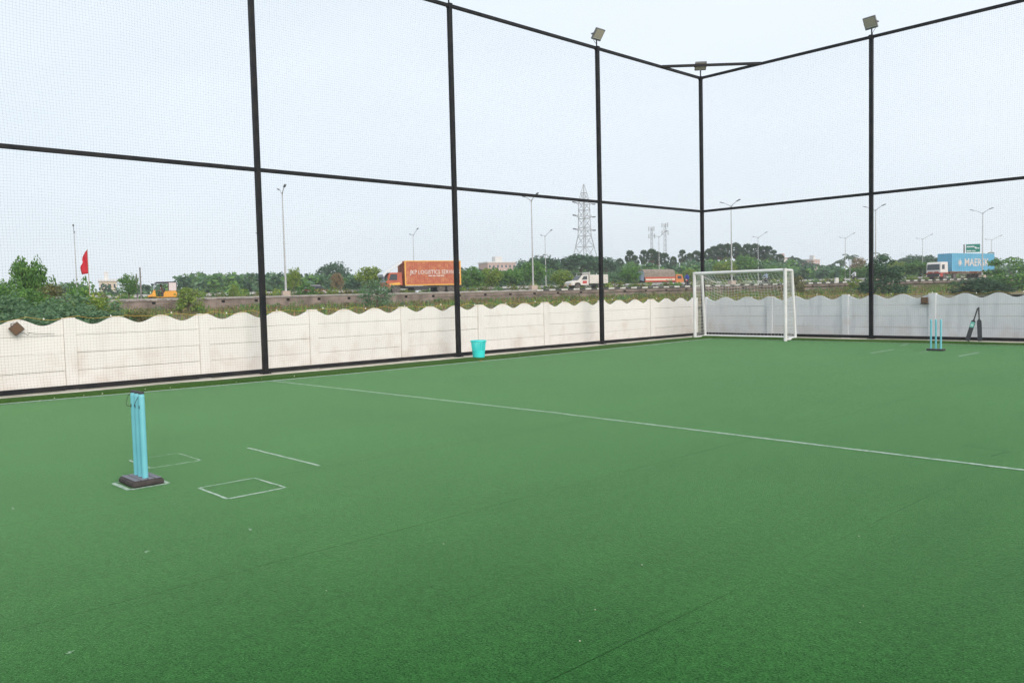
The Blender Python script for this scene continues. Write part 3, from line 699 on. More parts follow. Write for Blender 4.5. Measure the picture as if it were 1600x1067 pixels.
def building(label, px0, px1, pt, o, floors, m, m2, nw):
    a, c_ = on_road(px0, pt, o), on_road(px1, pt, o); sa, sb = s_of(a), s_of(c_); w = sb-sa; h = a.z-2.0
    t = thing('building', label, 'building', RP((sa+sb)/2, o, 2.0), HEAD_R)
    b = MB(); b.box(-w/2,w/2,0,9,0,h); b.build('wall', m, t)
    b = MB(); b.box(-w/2-.3,w/2+.3,-.3,9.3,h,h+.5); b.build('roof', m2, t)
    b = MB(); b.box(-w*.2,w*.05,1,4,h+.5,h+2.6); b.build('stair_tower', m2, t)
    fhh = h/floors
    for fl_ in range(floors):
        b = MB(); b.box(-w/2-.1,w/2+.1,-.5,-.003,fl_*fhh+.05,fl_*fhh+.35); b.build('floor_band', m2, t)
        for k in range(nw):
            x = -w/2+w*(k+.5)/nw; b = MB(); b.box(x-w/nw*.25,x+w/nw*.25,-.06,-.004,fl_*fhh+fhh*.35,fl_*fhh+fhh*.8); wi = b.build('window', m_bwhite, t)
            b = MB(); b.box(x-w/nw*.2,x+w/nw*.2,-.08,-.062,fl_*fhh+fhh*.4,fl_*fhh+fhh*.76); b.build('pane', m_glass, wi)
building('pink and white apartment block showing over the trees right of the orange truck', 762, 806, 411, 300, 4, m_pink, m_bwhite, 7)
building('low cream building on the horizon right of the red flag', 155, 182, 440, 240, 2, m_cream, m_bwhite, 4)
building('small white house far behind the coconut palms right of the goal', 1222, 1233, 404, 320, 2, m_bwhite, m_pink, 2)
building('small pinkish house on the skyline between two far lamps', 1270, 1281, 406, 340, 2, m_pink, m_bwhite, 2)

# ================================================================== VEGETATION
GREENS = {
 'leaf_mid': [(0.049,0.143,0.034),(0.103,0.241,0.051),(0.170,0.329,0.064),(0.079,0.186,0.046)],
 'leaf_dark': [(0.026,0.079,0.038),(0.049,0.123,0.056),(0.079,0.166,0.070),(0.035,0.096,0.044)],
 'leaf_yellow': [(0.160,0.263,0.037),(0.273,0.372,0.055),(0.114,0.219,0.037),(0.364,0.394,0.092)],
 'leaf_blue': [(0.068,0.164,0.083),(0.125,0.241,0.120),(0.194,0.306,0.156),(0.091,0.198,0.092)],
 'leaf_olive': [(0.123,0.131,0.044),(0.210,0.193,0.070),(0.088,0.131,0.035),(0.298,0.245,0.105)],
 'leaf_brown': [(0.280,0.175,0.088),(0.385,0.263,0.140),(0.210,0.158,0.070),(0.158,0.158,0.061)]}
for k, v in GREENS.items(): leaf_mat(k, v)
m_bark = mat('bark', (.12,.09,.065), .95, (.2,.16,.12), scale=3, bump=.5)
def leaf_quads(C, R_, per, size, flat=.0, squash=1.0):
    """C clump centres, R_ radii -> vertices, faces of single leaves spread through each clump"""
    C = np.asarray(C); R_ = np.asarray(R_); n = len(C)*per
    d = rng.normal(size=(n,3)); d /= np.linalg.norm(d, axis=1)[:,None]
    rr = rng.uniform(.35,1.05,n)**.6
    P_ = np.repeat(C,per,0)+d*(np.repeat(R_,per)*rr)[:,None]*np.array([1,1,squash])
    nrm = d*.7+rng.normal(size=(n,3))*.6+np.array([0,0,.5+flat]); nrm /= np.linalg.norm(nrm,axis=1)[:,None]
    a = np.cross(nrm, rng.normal(size=(n,3))); a /= np.linalg.norm(a,axis=1)[:,None]; b = np.cross(nrm,a)
    sz = size*rng.uniform(.6,1.4,n)[:,None]; a = a*sz; b = b*sz*.55
    V = np.stack([P_-a, P_+b-a*.1, P_+a, P_-b-a*.1],1).reshape(-1,3); Fq = np.arange(n*4).reshape(-1,4)
    return V, Fq
def crown_mesh(kind, seed, leaf, per, nc):
    global rng
    rng = np.random.default_rng(seed); C = []; R_ = []
    for i in range(nc):       # unit crown: height 1, radius .5
        while True:
            p_ = rng.uniform(-1,1,3)
            if np.linalg.norm(p_) < 1: break
        if kind == 'round': p_ = p_*np.array([.40,.40,.33])+np.array([0,0,.62]); r = rng.uniform(.10,.19)
        elif kind == 'spread':
            p_ = np.array([p_[0]*.46,p_[1]*.46,.80+.10*p_[2]-.22*(p_[0]**2+p_[1]**2)]); r = rng.uniform(.07,.14)
        elif kind == 'high': p_ = p_*np.array([.42,.42,.21])+np.array([0,0,.74]); r = rng.uniform(.08,.15)
        elif kind == 'bush':
            p_ = p_/np.linalg.norm(p_)*rng.uniform(.35,1)**.5; p_ = np.array([p_[0]*.40,p_[1]*.40,.06+.84*abs(p_[2])]); r = rng.uniform(.08,.17)
        C.append(p_); R_.append(r)
    return leaf_quads(C, R_, per, leaf, squash=.75)
def branches(kind, seed):
    r = random.Random(seed); b = MB(); top = {'round': .6, 'spread': .72, 'bush': .5, 'high': .7}[kind]
    b.tube([(0,0,-.03),(r.uniform(-.02,.02),r.uniform(-.02,.02),top*.5),(r.uniform(-.03,.03),r.uniform(-.03,.03),top)], [.028,.02,.01], 6)
    for i in range(6):
        a = r.uniform(0,6.28); z0 = top*r.uniform(.35,.85); L = r.uniform(.2,.36)
        b.tube([(0,0,z0),(L*.5*math.cos(a),L*.5*math.sin(a),z0+.10),(L*math.cos(a),L*math.sin(a),z0+r.uniform(.12,.24))], [.012,.008,.004], 5)
    return b.data('trunk', m_bark)
VAR = {}
def tree_var(kind, matn, seed, leaf, per, nc):
    key = (kind, matn, seed, leaf)
    if key not in VAR:
        V, Fq = crown_mesh(kind, seed, leaf, per, nc); VAR[key] = (big_mesh('crown', V, Fq, MATS[matn]), branches(kind, seed))
    return VAR[key]
def plant(name, label, cat, px, py, o, wpx, kind, matn, seed, leaf=.035, per=34, nc=60, group=None, zb=None):
    q = on_road(px, py, o); s_ = s_of(q); base = zb if zb is not None else (zroad(s_)-.05 if o > 83.6 else float(np.interp(o, [0,58,66,74,80,83.4], [-.06,-.1,.1,.4,.65,.85])))
    h = q.z-base; depth = (q-CAM).dot(fw); w = wpx*depth/F_PX
    if kind == 'bush': h *= 1.38 if zb is not None else 1.15; w *= 1.3 if zb is not None else 1.12
    t = thing(name, label, cat, (q.x, q.y, base), random.uniform(0,6.28), group); t.scale = (w, w, h)
    cm, tm = tree_var(kind, matn, seed, leaf, per, nc)
    link('crown' if cat == 'tree' else 'foliage', cm, t); link('trunk' if cat == 'tree' else 'stem', tm, t)
    return t
T = lambda lb, px, py, o, w, kind='round', m='leaf_mid', seed=1, **k: plant('tree', lb, 'tree', px, py, o, w, kind, m, seed, **k)
B = lambda lb, px, py, o, w, m='leaf_mid', seed=11, **k: plant('bush', lb, 'bush', px, py, o, w, 'bush', m, seed, **k)
T('leafy tree standing above the bushes at the far left', 46, 401, 48, 70, 'high', m='leaf_mid', seed=21, leaf=.028, per=70, nc=40)
T('tree cut by the left picture edge', 0, 432, 50, 34, m='leaf_mid', seed=22, leaf=.04, per=50, nc=40)
T('slender small tree beside the red flag', 124, 430, 58, 44, m='leaf_mid', seed=23, leaf=.04, per=26, nc=40)
for i, (px, py, o, w, m_, lb) in enumerate((
    (22,454,44,95,'leaf_mid','dense green bush at the left edge under the tall tree'),(85,462,46,80,'leaf_olive','olive bush between the left tree and the flag'),
    (15,478,33,110,'leaf_blue','low feathery bush by the brown wall floodlight'),(95,474,36,120,'leaf_blue','wide feathery blue green bush behind the left wall crests'),
    (50,466,40,90,'leaf_mid','mid green bush below the tall left tree'),(120,466,44,70,'leaf_mid','mid green bush left of the flag pole'),
    (60,486,31,120,'leaf_blue','lowest feathery bush just above the left wall crests'),(205,488,37,70,'leaf_olive','olive bush below the two dark poles'),
    (150,470,38,80,'leaf_yellow','yellow green bush below the red flag'),(160,484,34,90,'leaf_blue','low feathery bush right of the flag pole'))):
    B(lb, px, py, o, w, m_, 31+i, leaf=.023, per=60, nc=70, zb=-.06)
T('small tree behind the kerb left of the two dark poles', 200, 428, 92, 38, m='leaf_mid', seed=24)
B('yellow green bush before the retaining wall, hiding the rickshaw rear', 293, 447, 79, 46, 'leaf_yellow', 41, per=40)
B('small yellow bush behind the kerb left of the tallest left post', 365, 443, 92, 17, 'leaf_yellow', 42)
B('green bush on the median beside the red car', 478, 443, 96.5, 36, 'leaf_mid', 43)
B('little yellow bush on the median in front of the red car', 517, 453, 96.5, 18, 'leaf_yellow', 42)
T('narrow yellow green tree right of the stone pedestal lamp', 458, 417, 99, 27, m='leaf_yellow', seed=25)
B('feathery blue green bush in front of the orange cab', 588, 434, 78, 62, 'leaf_blue', 44, per=24, leaf=.026, nc=70)
T('yellow green tree just left of the orange truck', 578, 415, 100, 52, m='leaf_yellow', seed=26)
T('dry brown tree in the wood left of the orange truck', 526, 427, 125, 24, m='leaf_brown', seed=27)
T('big rounded dark tree topping the wood left of the truck', 520, 408, 200, 56, m='leaf_dark', seed=28)
for i, (px, py, o, w, k_, m_, lb) in enumerate((
    (737,417,101,46,'round','leaf_mid','bushy tree directly right of the orange truck'),(766,416,103,42,'round','leaf_yellow','yellow green tree below the apartment block'),
    (797,419,106,46,'round','leaf_mid','broad green tree right of the apartment block'),(834,407,112,46,'round','leaf_mid','taller green tree left of the near lamp'),
    (845,396,160,84,'spread','leaf_dark','dark flat topped tree behind the near lamp'),(905,392,165,90,'spread','leaf_dark','dark flat topped tree around the pylon foot'),
    (948,398,170,52,'spread','leaf_dark','dark flat topped tree right of the pylon'),(879,421,98,44,'round','leaf_yellow','round yellow green tree left of the white pickup'),
    (985,414,104,40,'round','leaf_mid','green tree left of the tarpaulin lorry'),(960,425,120,40,'round','leaf_blue','bluish tree behind the white pickup bed'),
    (1077,419,130,24,'round','leaf_yellow','small bright tree right of the tarpaulin lorry'),(1132,404,125,46,'round','leaf_yellow','bright green tree right of the corner post'),
    (1166,396,140,46,'round','leaf_mid','rounded green tree in front of the palm grove'),(1210,414,128,50,'round','leaf_mid','green tree above the right goal post'),
    (1342,402,150,34,'round','leaf_brown','russet topped tree left of the post beside the goal'),(1437,394,170,88,'spread','leaf_dark','dark flat topped tree left of the white truck cab'),
    (1437,405,104,64,'round','leaf_mid','thick green tree between the post and white truck'),(1400,408,120,44,'round','leaf_yellow','yellowish tree right of the far post'),
    (1345,415,112,60,'round','leaf_mid','low spreading green tree left of the far post'))):
    T(lb, px, py, o, w, k_, m_, 50+i%7, per=36)
B('big dark round bush behind the wall just right of the far post', 1381, 405, 70, 76, 'leaf_dark', 45, leaf=.03, per=60)
B('small yellow green bush on the kerb left of the white truck', 1425, 431, 85, 18, 'leaf_yellow', 42)
B('brownish bush right of the goal behind the wall', 1243, 428, 78, 34, 'leaf_olive', 46)
B('yellow green weeds below the small grey sign', 1335, 436, 80, 34, 'leaf_yellow', 47)
B('large green bush at the right edge of the picture', 1578, 402, 70, 92, 'leaf_mid', 48, leaf=.03, per=60)
B('low dark bush behind the bats', 1530, 434, 62, 96, 'leaf_dark', 49, leaf=.03, per=60)
B('green bush against the kerb under the blue container', 1490, 440, 82, 22, 'leaf_mid', 43)
# palms
m_fan = leaf_mat('palm_fan', [(.032,.075,.036),(.055,.11,.045),(.075,.13,.055),(.045,.09,.045)]); m_skirt = leaf_mat('palm_skirt', [(.12,.08,.05),(.17,.12,.08),(.08,.06,.045)])
def palmyra():
    r = random.Random(5); b = MB(); b.tube([(0,0,-.3),(.05,0,3),(0,.04,6.6)], [.24,.19,.17], 7); tr = b.data('trunk', m_bark)
    def fans(n, zc, elo, ehi, R0, mat_, nm):
        b = MB()
        for i in range(n):
            a = r.uniform(0,6.28); e = r.uniform(elo,ehi); d = Vector((math.cos(a)*math.cos(e), math.sin(a)*math.cos(e), math.sin(e)))
            st = Vector((0,0,zc))+d*R0*.55; sd_ = d.cross(Vector((0,0,1))); sd_ = sd_.normalized() if sd_.length > .1 else Vector((1,0,0)); w = (sd_*r.uniform(.5,1)+sd_.cross(d)*r.uniform(-.6,.6)).normalized()
            b.bar((0,0,zc), st, .05)
            pts = [st]
            for k in range(9):
                th = (-1.15+2.3*k/8); rr = R0*.75*(1 if k%2 == 0 else .8)*r.uniform(.9,1.08); pts.append(st+(d*math.cos(th)+w*math.sin(th))*rr)
            b.add(pts, [(0,k,k+1) for k in range(1,9)])
        return b.data(nm, mat_)
    return tr, fans(46, 6.35, -.95, 1.5, 1.15, m_fan, 'crown'), fans(16, 5.9, -1.35, -.6, .95, m_skirt, 'dead_fronds')
def coconut():
    r = random.Random(9); b = MB(); b.tube([(0,0,-.3),(.25,0,4),(.1,.1,8)], [.18,.13,.11], 7); tr = b.data('trunk', m_bark); b = MB()
    for i in range(18):
        a = r.uniform(0,6.28); e = r.uniform(-.1,1.2); L = r.uniform(2,2.6); h_ = Vector((math.cos(a),math.sin(a),0)); sd_ = Vector((-h_.y,h_.x,0))
        P_ = [Vector((.1,.1,8))+h_*(L*t_*math.cos(e*(1-t_*.5)))+Z*(L*t_*math.sin(e)-1.5*t_*t_) for t_ in np.linspace(0,1,7)]
        for k in range(6):
            for sg in (-1,1): b.add([P_[k], P_[k+1], P_[k+1]+sd_*sg*.5*(1-.6*k/6)-Z*.3, P_[k]+sd_*sg*.55*(1-.5*k/6)-Z*.25], [(0,1,2,3)])
    return tr, b.data('crown', m_fan)
pt, pc, ps = palmyra(); ct_, cc = coconut()
def palm(px, py, o, coco, label, group):
    q = on_road(px, py, o); s_ = s_of(q); base = zroad(s_)-.1; h = (q.z-base)/(8.9 if coco else 7.75)
    t = thing('coconut_palm' if coco else 'palmyra_palm', label, 'palm tree', (q.x,q.y,base), random.uniform(0,6.28), group); t.scale = ((h*(1.05 if coco else .78*random.uniform(.85,1.15)),)*2+(h*random.uniform(.93,1.05),))
    if coco: link('trunk', ct_, t); link('crown', cc, t)
    else: link('trunk', pt, t); link('crown', pc, t); link('dead_fronds', ps, t)
for px, py in ((984,388),(992,396),(1006,392),(1018,390),(1027,391),(1038,394),(1052,401),(968,402)): palm(px, py, 185+random.uniform(-8,8), False, 'dark palmyra palm in the clump behind the tarpaulin lorry', 'palms behind the lorry')
for px, py in ((1066,392),(1078,393),(1088,391)): palm(px, py, 190+random.uniform(-6,6), False, 'dark palmyra palm in the small clump left of the corner post', 'palms left of the corner post')
for px, py in ((1107,385),(1116,380),(1126,378),(1137,376),(1150,381),(1158,383),(1168,381),(1180,381),(1191,384),(1200,385),(1209,387),(1219,393)): palm(px, py, 190+random.uniform(-10,10), False, 'dark palmyra palm in the large grove above the goal', 'palms above the goal')
for px, py in ((1239,399),(1252,404),(1263,408),(1272,409)): palm(px, py, 235, True, 'distant palm on the skyline just right of the goal', 'palms right of the goal')
for px, py in ((1313,402),(1327,397),(1300,409)): palm(px, py, 235, True, 'distant coconut palm on the skyline above the small grey sign', 'palms above the small sign')
palm(1376, 395, 220, True, 'distant palm showing just right of the far fence post', None); palm(1541, 390, 210, True, 'palm top poking up behind the blue container', None)
# far wood, reads as one mass
C, R_ = [], []
rng = np.random.default_rng(77)
def wood(px0, px1, top, o0, o1, n):
    for i in range(n):
        px = rng.uniform(px0,px1); o = rng.uniform(o0,o1); q = on_road(px, top+rng.uniform(0,9), o); hb = zroad(s_of(q))
        for k in range(3): C.append((q.x+rng.normal()*1.5, q.y+rng.normal()*1.5, hb+(q.z-hb)*(.25+.3*k))); R_.append(max(.8,(q.z-hb)*.32))
wood(-60,300,444,200,260,40); wood(290,440,428,170,230,60); wood(420,620,430,150,220,90); wood(690,830,421,140,220,50); wood(820,985,408,190,240,60); wood(960,1110,412,150,200,60); wood(1090,1240,408,150,190,70); wood(1220,1420,416,150,230,90); wood(1400,1660,412,150,230,80)
V, Fq = leaf_quads(C, R_, 46, .55, squash=.8)
mi = (np.repeat(rng.integers(0,3,len(C)),46))
o = link('far_woodland', big_mesh('far_woodland', V, Fq, [MATS['leaf_dark'], MATS['leaf_mid'], MATS['leaf_blue']], mi)); tag(o, 'distant belt of mixed green trees along the horizon beyond the highway', 'woodland', kind='stuff')
# median shrubs
C, R_ = [], []
for i in range(330):
    px = rng.uniform(-20,1640); o = rng.uniform(97,102); s_ = along(px,o); r = rng.uniform(.3,.75); p_ = RP(s_,o,zroad(s_)+r*rng.uniform(.4,1.0)); C.append(tuple(p_)); R_.append(r)
V, Fq = leaf_quads(C, R_, 50, .16, squash=.8)
o = link('median_shrubs', big_mesh('median_shrubs', V, Fq, [MATS['leaf_mid'], MATS['leaf_yellow'], MATS['leaf_olive']], np.repeat(rng.integers(0,3,len(C)),50))); tag(o, 'low mixed shrubs filling the strip between the carriageways', 'shrubs', kind='stuff')
# weeds and dry grass on the bank
def weeds(n, o0, o1, hmin, hmax, name, label, mats):
    sx_ = rng.uniform(-20,150,n); ox = o0+(o1-o0)*rng.uniform(0,1,n)**.6
    cl = np.array([mnoise.noise(Vector((a*.35,b*.6,0))) for a, b in zip(sx_, ox)]); keep = cl > -.35; sx_, ox, cl = sx_[keep], ox[keep], cl[keep]; n = len(sx_)
    zb = np.interp(ox, [0,58,66,74,80,83.45], [-.06,-.13,.07,.37,.62,.82])+.0048*sx_
    P_ = np.array([CAM.x,CAM.y,0])+sx_[:,None]*np.array(RA)+ox[:,None]*np.array(RN); P_[:,2] = zb
    hh = rng.uniform(hmin,hmax,n)*(1+.8*cl); an = rng.uniform(0,6.28,n); w = rng.uniform(.025,.07,n)
    sdv = np.stack([np.cos(an),np.sin(an),np.zeros(n)],1)*w[:,None]; lean = rng.normal(size=(n,3))*.22*hh[:,None]; lean[:,2] = hh
    V = np.stack([P_-sdv, P_+sdv, P_+lean*.6+sdv*.8, P_+lean],1).reshape(-1,3)
    big = np.floor((cl+rng.normal(size=n)*.25+.5)*len(mats)/1.1).clip(0,len(mats)-1)
    o = link(name, big_mesh(name, V, np.arange(n*4).reshape(-1,4), [MATS[m] for m in mats], big)); tag(o, label, 'weeds', kind='stuff')
weeds(30000, 62, 83.0, .12, .5, 'bank_weeds', 'tangled weeds and dry grass on the bank below the highway', ['leaf_brown','leaf_brown','leaf_olive','leaf_yellow','leaf_mid'])
C, R_ = [], []
for i in range(640):
    s_ = rng.uniform(-14,140); o = rng.uniform(72,83.0) if i < 420 else rng.uniform(81.6,83.0); r = rng.uniform(.12,.5)*(1 if rng.uniform() < .8 else 1.7); zb = float(np.interp(o,[66,74,80,83.45],[.07,.37,.62,.82]))+.0048*s_; C.append(tuple(RP(s_,o,zb+r*.5))); R_.append(r)
V, Fq = leaf_quads(C, R_, 60, .085, squash=.8)
o = link('bank_scrub', big_mesh('bank_scrub', V, Fq, [MATS['leaf_mid'],MATS['leaf_olive'],MATS['leaf_blue'],MATS['leaf_brown'],MATS['leaf_olive']], np.repeat(rng.integers(0,5,len(C)),60))); tag(o, 'small scattered scrub plants on the bank below the highway', 'scrub', kind='stuff')

# ================================================================== VEHICLES
m_tyre = mat('tyre', (.07,.062,.055), .9, (.16,.14,.12), scale=4); m_rim = mat('wheel_rim', (.45,.42,.38), .6, (.3,.27,.24), scale=5); m_chas = mat('chassis_dark', (.04,.04,.042), .7); m_lens = mat('lamp_lens', (.8,.78,.7), .2); m_tail = mat('tail_red', (.4,.03,.02), .3)
def wheel(parent, x, y, r, w):
    b = MB(); b.lathe([(r*.6,-w/2),(r*.93,-w/2),(r,-w*.3),(r,w*.3),(r*.93,w/2),(r*.6,w/2)], 18, (0,0,0), 'y'); t_ = b.build('wheel', m_tyre, parent, loc=(x,y,r))
    b = MB(); b.lathe([(.03,-w*.42),(r*.3,-w*.5),(r*.6,-w*.36),(r*.6,w*.36),(r*.3,w*.5),(.03,w*.42)], 14, (0,0,0), 'y'); b.build('rim', m_rim, t_)
def lettering(parent, text, size, x, y, z, m, name='lettering', sx=1.0, side=1):
    vs, fs = text_verts(text, size); b = MB(); b.add([(x-side*vx*sx, y+side*vz, z+vy) for vx, vy, vz in vs], fs); return b.build(name, m, parent)
def vehicle(name, label, cat, px, o, head, dz=.0):
    s_ = along(px, o); return thing(name, label, cat, RP(s_, o, zroad(s_)+.012+dz), head)
# -- orange box truck (origin at the front bumper, x forward)
m_or = mat('truck_orange', (.50,.11,.05), .5, (.42,.085,.04), scale=1.5); m_yel = mat('truck_yellow', (.80,.42,.07), .5); m_box = mat('box_red_orange', (.48,.12,.06), .6, (.60,.24,.10), scale=2.2, contrast=(.42,.72)); m_def = mat('deflector_white', (.62,.70,.74), .35, (.75,.74,.72), scale=1)
t = vehicle('box_truck', 'orange box truck with yellow edged cargo box and white lettering', 'truck', 600, 88.9, HEAD_L)
b = MB(); b.box(-9.3,-.5,-.45,.45,.62,.86); b.box(-9.3,-2.3,-1.1,-.98,.7,.85); b.box(-9.3,-2.3,.98,1.1,.7,.85); b.box(-5.0,-3.3,.7,1.12,.42,.84); b.box(-5.0,-3.3,-1.12,-.7,.42,.84); b.build('chassis', m_chas, t)
b = MB(); b.prism([(-.05,.55),(-.02,1.25),(-.45,2.28),(-.62,2.38),(-1.92,2.38),(-1.98,.95),(-1.75,.95),(-1.62,1.12),(-.82,1.12),(-.66,.95),(-.6,.55)], -1.15, 1.15); cab = b.build('cab', m_or, t, bevel=.04)
b = MB(); b.add([(-.055,-1.0,1.32),(-.055,1.0,1.32),(-.40,.95,2.15),(-.40,-.95,2.15)], [(0,1,2,3)]); b.add([(-.045,-1.0,1.32),(-.045,1.0,1.32),(-.39,.95,2.15),(-.39,-.95,2.15)], [(0,1,2,3)]); b.build('windscreen', m_glass, cab)
for sy_ in (-1,1):
    b = MB(); y0 = 1.152*sy_; b.prism([(-.42,1.55),(-.62,2.2),(-1.35,2.2),(-1.35,1.55)], y0, y0+.01*sy_); d = b.build('side_window', m_glass, cab)
    b = MB(); b.prism([(-.5,1.0),(-.45,1.2),(-1.7,1.3),(-1.7,1.0)], y0, y0+.012*sy_); b.build('door_stripe', m_yel, cab)
    b = MB(); b.box(.0,.06,sy_*.95-.16,sy_*.95+.16,.72,.92); b.build('headlight', m_lens, t)
    b = MB(); b.bar((-.3,sy_*1.15,2.1),(-.12,sy_*1.36,2.1),.03); b.box(-.16,-.08,sy_*1.36-.07,sy_*1.36+.07,1.55,2.1); b.build('mirror', m_chas, t)
b = MB(); b.box(-.2,.08,-1.14,1.14,.42,.68); b.build('bumper', m_def, t, bevel=.03)
b = MB(); b.prism([(-.05,2.42),(-.2,2.55),(-1.95,3.62),(-2.05,3.62),(-2.05,3.45),(-.55,2.42)], -1.0, 1.0); b.build('wind_deflector', m_def, t, bevel=.03)
b = MB(); b.prism([(.12,1.9),(.28,2.2),(-.1,2.52),(-.3,2.42)], -1.05, 1.05); b.build('sun_visor', m_def, t, bevel=.02)
x0, x1, z0, z1, hw = -2.25, -8.95, .95, 3.66, 1.2
b = MB(); b.box(x1,x0,-hw+.03,hw-.03,z0,z1)
n_ = 24
for i in range(n_):
    a = x0-.12-(x0-x1-.24)*i/n_; b.box(a-.13,a,hw-.035,hw+.015,z0+.1,z1-.1); b.box(a-.13,a,-hw-.015,-hw+.035,z0+.1,z1-.1)
cb_ = b.build('cargo_box', m_box, t)
b = MB()
for sy_ in (-1,1):
    y0, y1 = sorted((sy_*(hw-.05), sy_*(hw+.02)))
    b.box(x1,x0,y0,y1,z1-.09,z1+.02); b.box(x1,x0,y0,y1,z0-.03,z0+.1); b.box(x0-.12,x0+.012,y0,y1,z0+.1,z1-.09); b.box(x1-.012,x1+.12,y0,y1,z0+.1,z1-.09)
b.build('box_frame', m_yel, cb_)
m_ltr = mat('lettering_white', (.74,.70,.66), .6, (.62,.50,.44), scale=3)
lettering(cb_, 'JKP LOGISTICS SERVICES',   .64, -5.85, hw+.02, 2.38, m_ltr, sx=.86)
b = MB()
for i, (a, w) in enumerate(((-5.0,.42),(-5.5,.35),(-5.95,.48),(-6.5,.4))): b.box(a-w,a,hw+.016,hw+.026,1.92,2.04)
b.build('small_print', m_ltr, cb_)
for x, ys in ((-1.22,(-.98,.98)),(-6.55,(-.98,.98)),(-7.75,(-.98,.98))):
    for y in ys: wheel(t, x, y, .5, .3)
# -- auto rickshaw
m_auto = mat('rickshaw_yellow', (.80,.36,.02), .4, (.72,.31,.02), scale=3); m_hood = mat('rickshaw_hood', (.05,.05,.06), .8); m_pale = mat('pale_panel', (.70,.60,.58), .7)
t = vehicle('auto_rickshaw', 'yellow auto rickshaw with a black canopy on the highway', 'auto rickshaw', 233, 88.0, HEAD_L)
b = MB(); b.prism([(-.02,.34),(-.1,.5),(-.42,.62),(-.58,1.02),(-.72,1.02),(-.78,.36)], -.42, .42); b.prism([(-.76,.28),(-.78,.34),(-1.5,.34),(-1.5,.28)], -.62, .62); b.prism([(-1.42,.30),(-1.46,.72),(-1.62,.88),(-2.55,.92),(-2.68,.7),(-2.66,.30)], -.64, .64); body = b.build('body', m_auto, t, bevel=.05)
b = MB(); b.prism([(-.74,1.70),(-.86,1.80),(-2.62,1.82),(-2.7,1.7),(-2.68,.92),(-2.6,.92),(-2.6,1.66),(-.8,1.64)], -.62, .62); b.build('canopy', m_hood, t, bevel=.03)
b = MB(); b.add([(-.60,-.5,1.03),(-.60,.5,1.03),(-.78,.5,1.64),(-.78,-.5,1.64)], [(0,1,2,3)]); b.build('windscreen', mat('pale_glass', (.35,.42,.48), .1), t)
for sy_ in (-1,1):
    b = MB(); b.box(-2.62,-1.95,sy_*.625-.008,sy_*.625+.008,.93,1.70); b.build('side_curtain', m_pale, t)
    b = MB(); b.bar((-.62,sy_*.52,1.0),(-.8,sy_*.55,1.66),.04); b.bar((-1.46,sy_*.58,.7),(-1.46,sy_*.58,1.66),.035); b.build('pillar', m_hood, t)
b = MB(); b.box(-1.55,-1.3,-.5,.5,.34,.75); b.box(-1.62,-1.54,-.5,.5,.6,1.2); b.build('seat', m_hood, t)
b = MB(); b.lathe([(.03,0),(.11,.02),(.11,.06),(.02,.08)], 12, (-.36,0,.74), 'x'); b.build('headlight', m_lens, t)
wheel(t, -.30, 0, .22, .12); wheel(t, -2.15, -.55, .22, .14); wheel(t, -2.15, .55, .22, .14)
# -- white pickup
m_wv = mat('vehicle_white', (.74,.70,.64), .4, (.64,.60,.54), scale=2); m_red = mat('logo_red', (.5,.06,.05), .6)
t = vehicle('pickup_truck', 'white pickup truck with slatted cargo sides on the highway', 'pickup truck', 889, 88.9, HEAD_L)
b = MB(); b.prism([(0,.5),(0,.88),(-.25,1.0),(-1.05,1.12),(-1.62,1.72),(-2.5,1.76),(-2.55,.5),(-1.4,.5),(-1.3,.78),(-.95,.84),(-.6,.78),(-.5,.5)], -.84, .84); cab = b.build('cab', m_wv, t, bevel=.05)
b = MB(); b.add([(-1.07,-.72,1.16),(-1.07,.72,1.16),(-1.56,.66,1.68),(-1.56,-.66,1.68)], [(0,1,2,3)]); b.build('windscreen', m_glass, cab, loc=(.03,0,.02))
for sy_ in (-1,1):
    y0 = .842*sy_; b = MB(); b.prism([(-1.5,1.2),(-1.8,1.62),(-2.3,1.64),(-2.3,1.2)], y0, y0+.01*sy_); b.build('side_window', m_glass, cab)
    b = MB(); b.box(-2.25,-1.65,min(y0,y0+.006*sy_),max(y0,y0+.006*sy_),.72,1.05); b.build('door_emblem', m_red, cab)
    b = MB(); b.box(-.03,.03,sy_*.6-.14,sy_*.6+.14,.72,.9); b.build('headlight', m_lens, t)
    b = MB(); b.box(.02,.06,sy_*.62-.16,sy_*.62+.16,.5,.62); b.build('indicator', m_yel, t)
b = MB(); b.box(-5.3,-2.62,-.86,.86,.72,.80)
b.build('cargo_floor', m_wv, t)
for k in range(6):
    z = .80+.17*k
    for y0, y1 in ((-.88,-.83),(.83,.88)):
        b = MB(); b.box(-5.3,-2.62,y0,y1,z,z+.14); b.build('side_slat', m_wv, t)
    b = MB(); b.box(-5.34,-5.29,-.88,.88,z,z+.14); b.build('tail_slat', m_wv, t)
b = MB(); b.box(-2.68,-2.60,-.88,.88,.8,2.12); b.build('headboard', m_wv, t)
b = MB()
for y in (-.7,.7): b.bar((-1.7,y,1.78),(-1.75,y,2.05),.04); b.bar((-1.75,y,2.05),(-2.6,y,2.1),.04)
b.bar((-1.75,-.7,2.05),(-1.75,.7,2.05),.04); b.build('roof_rack', m_galv, t)
b = MB(); b.box(-5.2,-.3,-.4,.4,.42,.6); b.build('chassis', m_chas, t)
for x in (-.95,-4.2):
    for y in (-.72,.72): wheel(t, x, y, .36, .2)
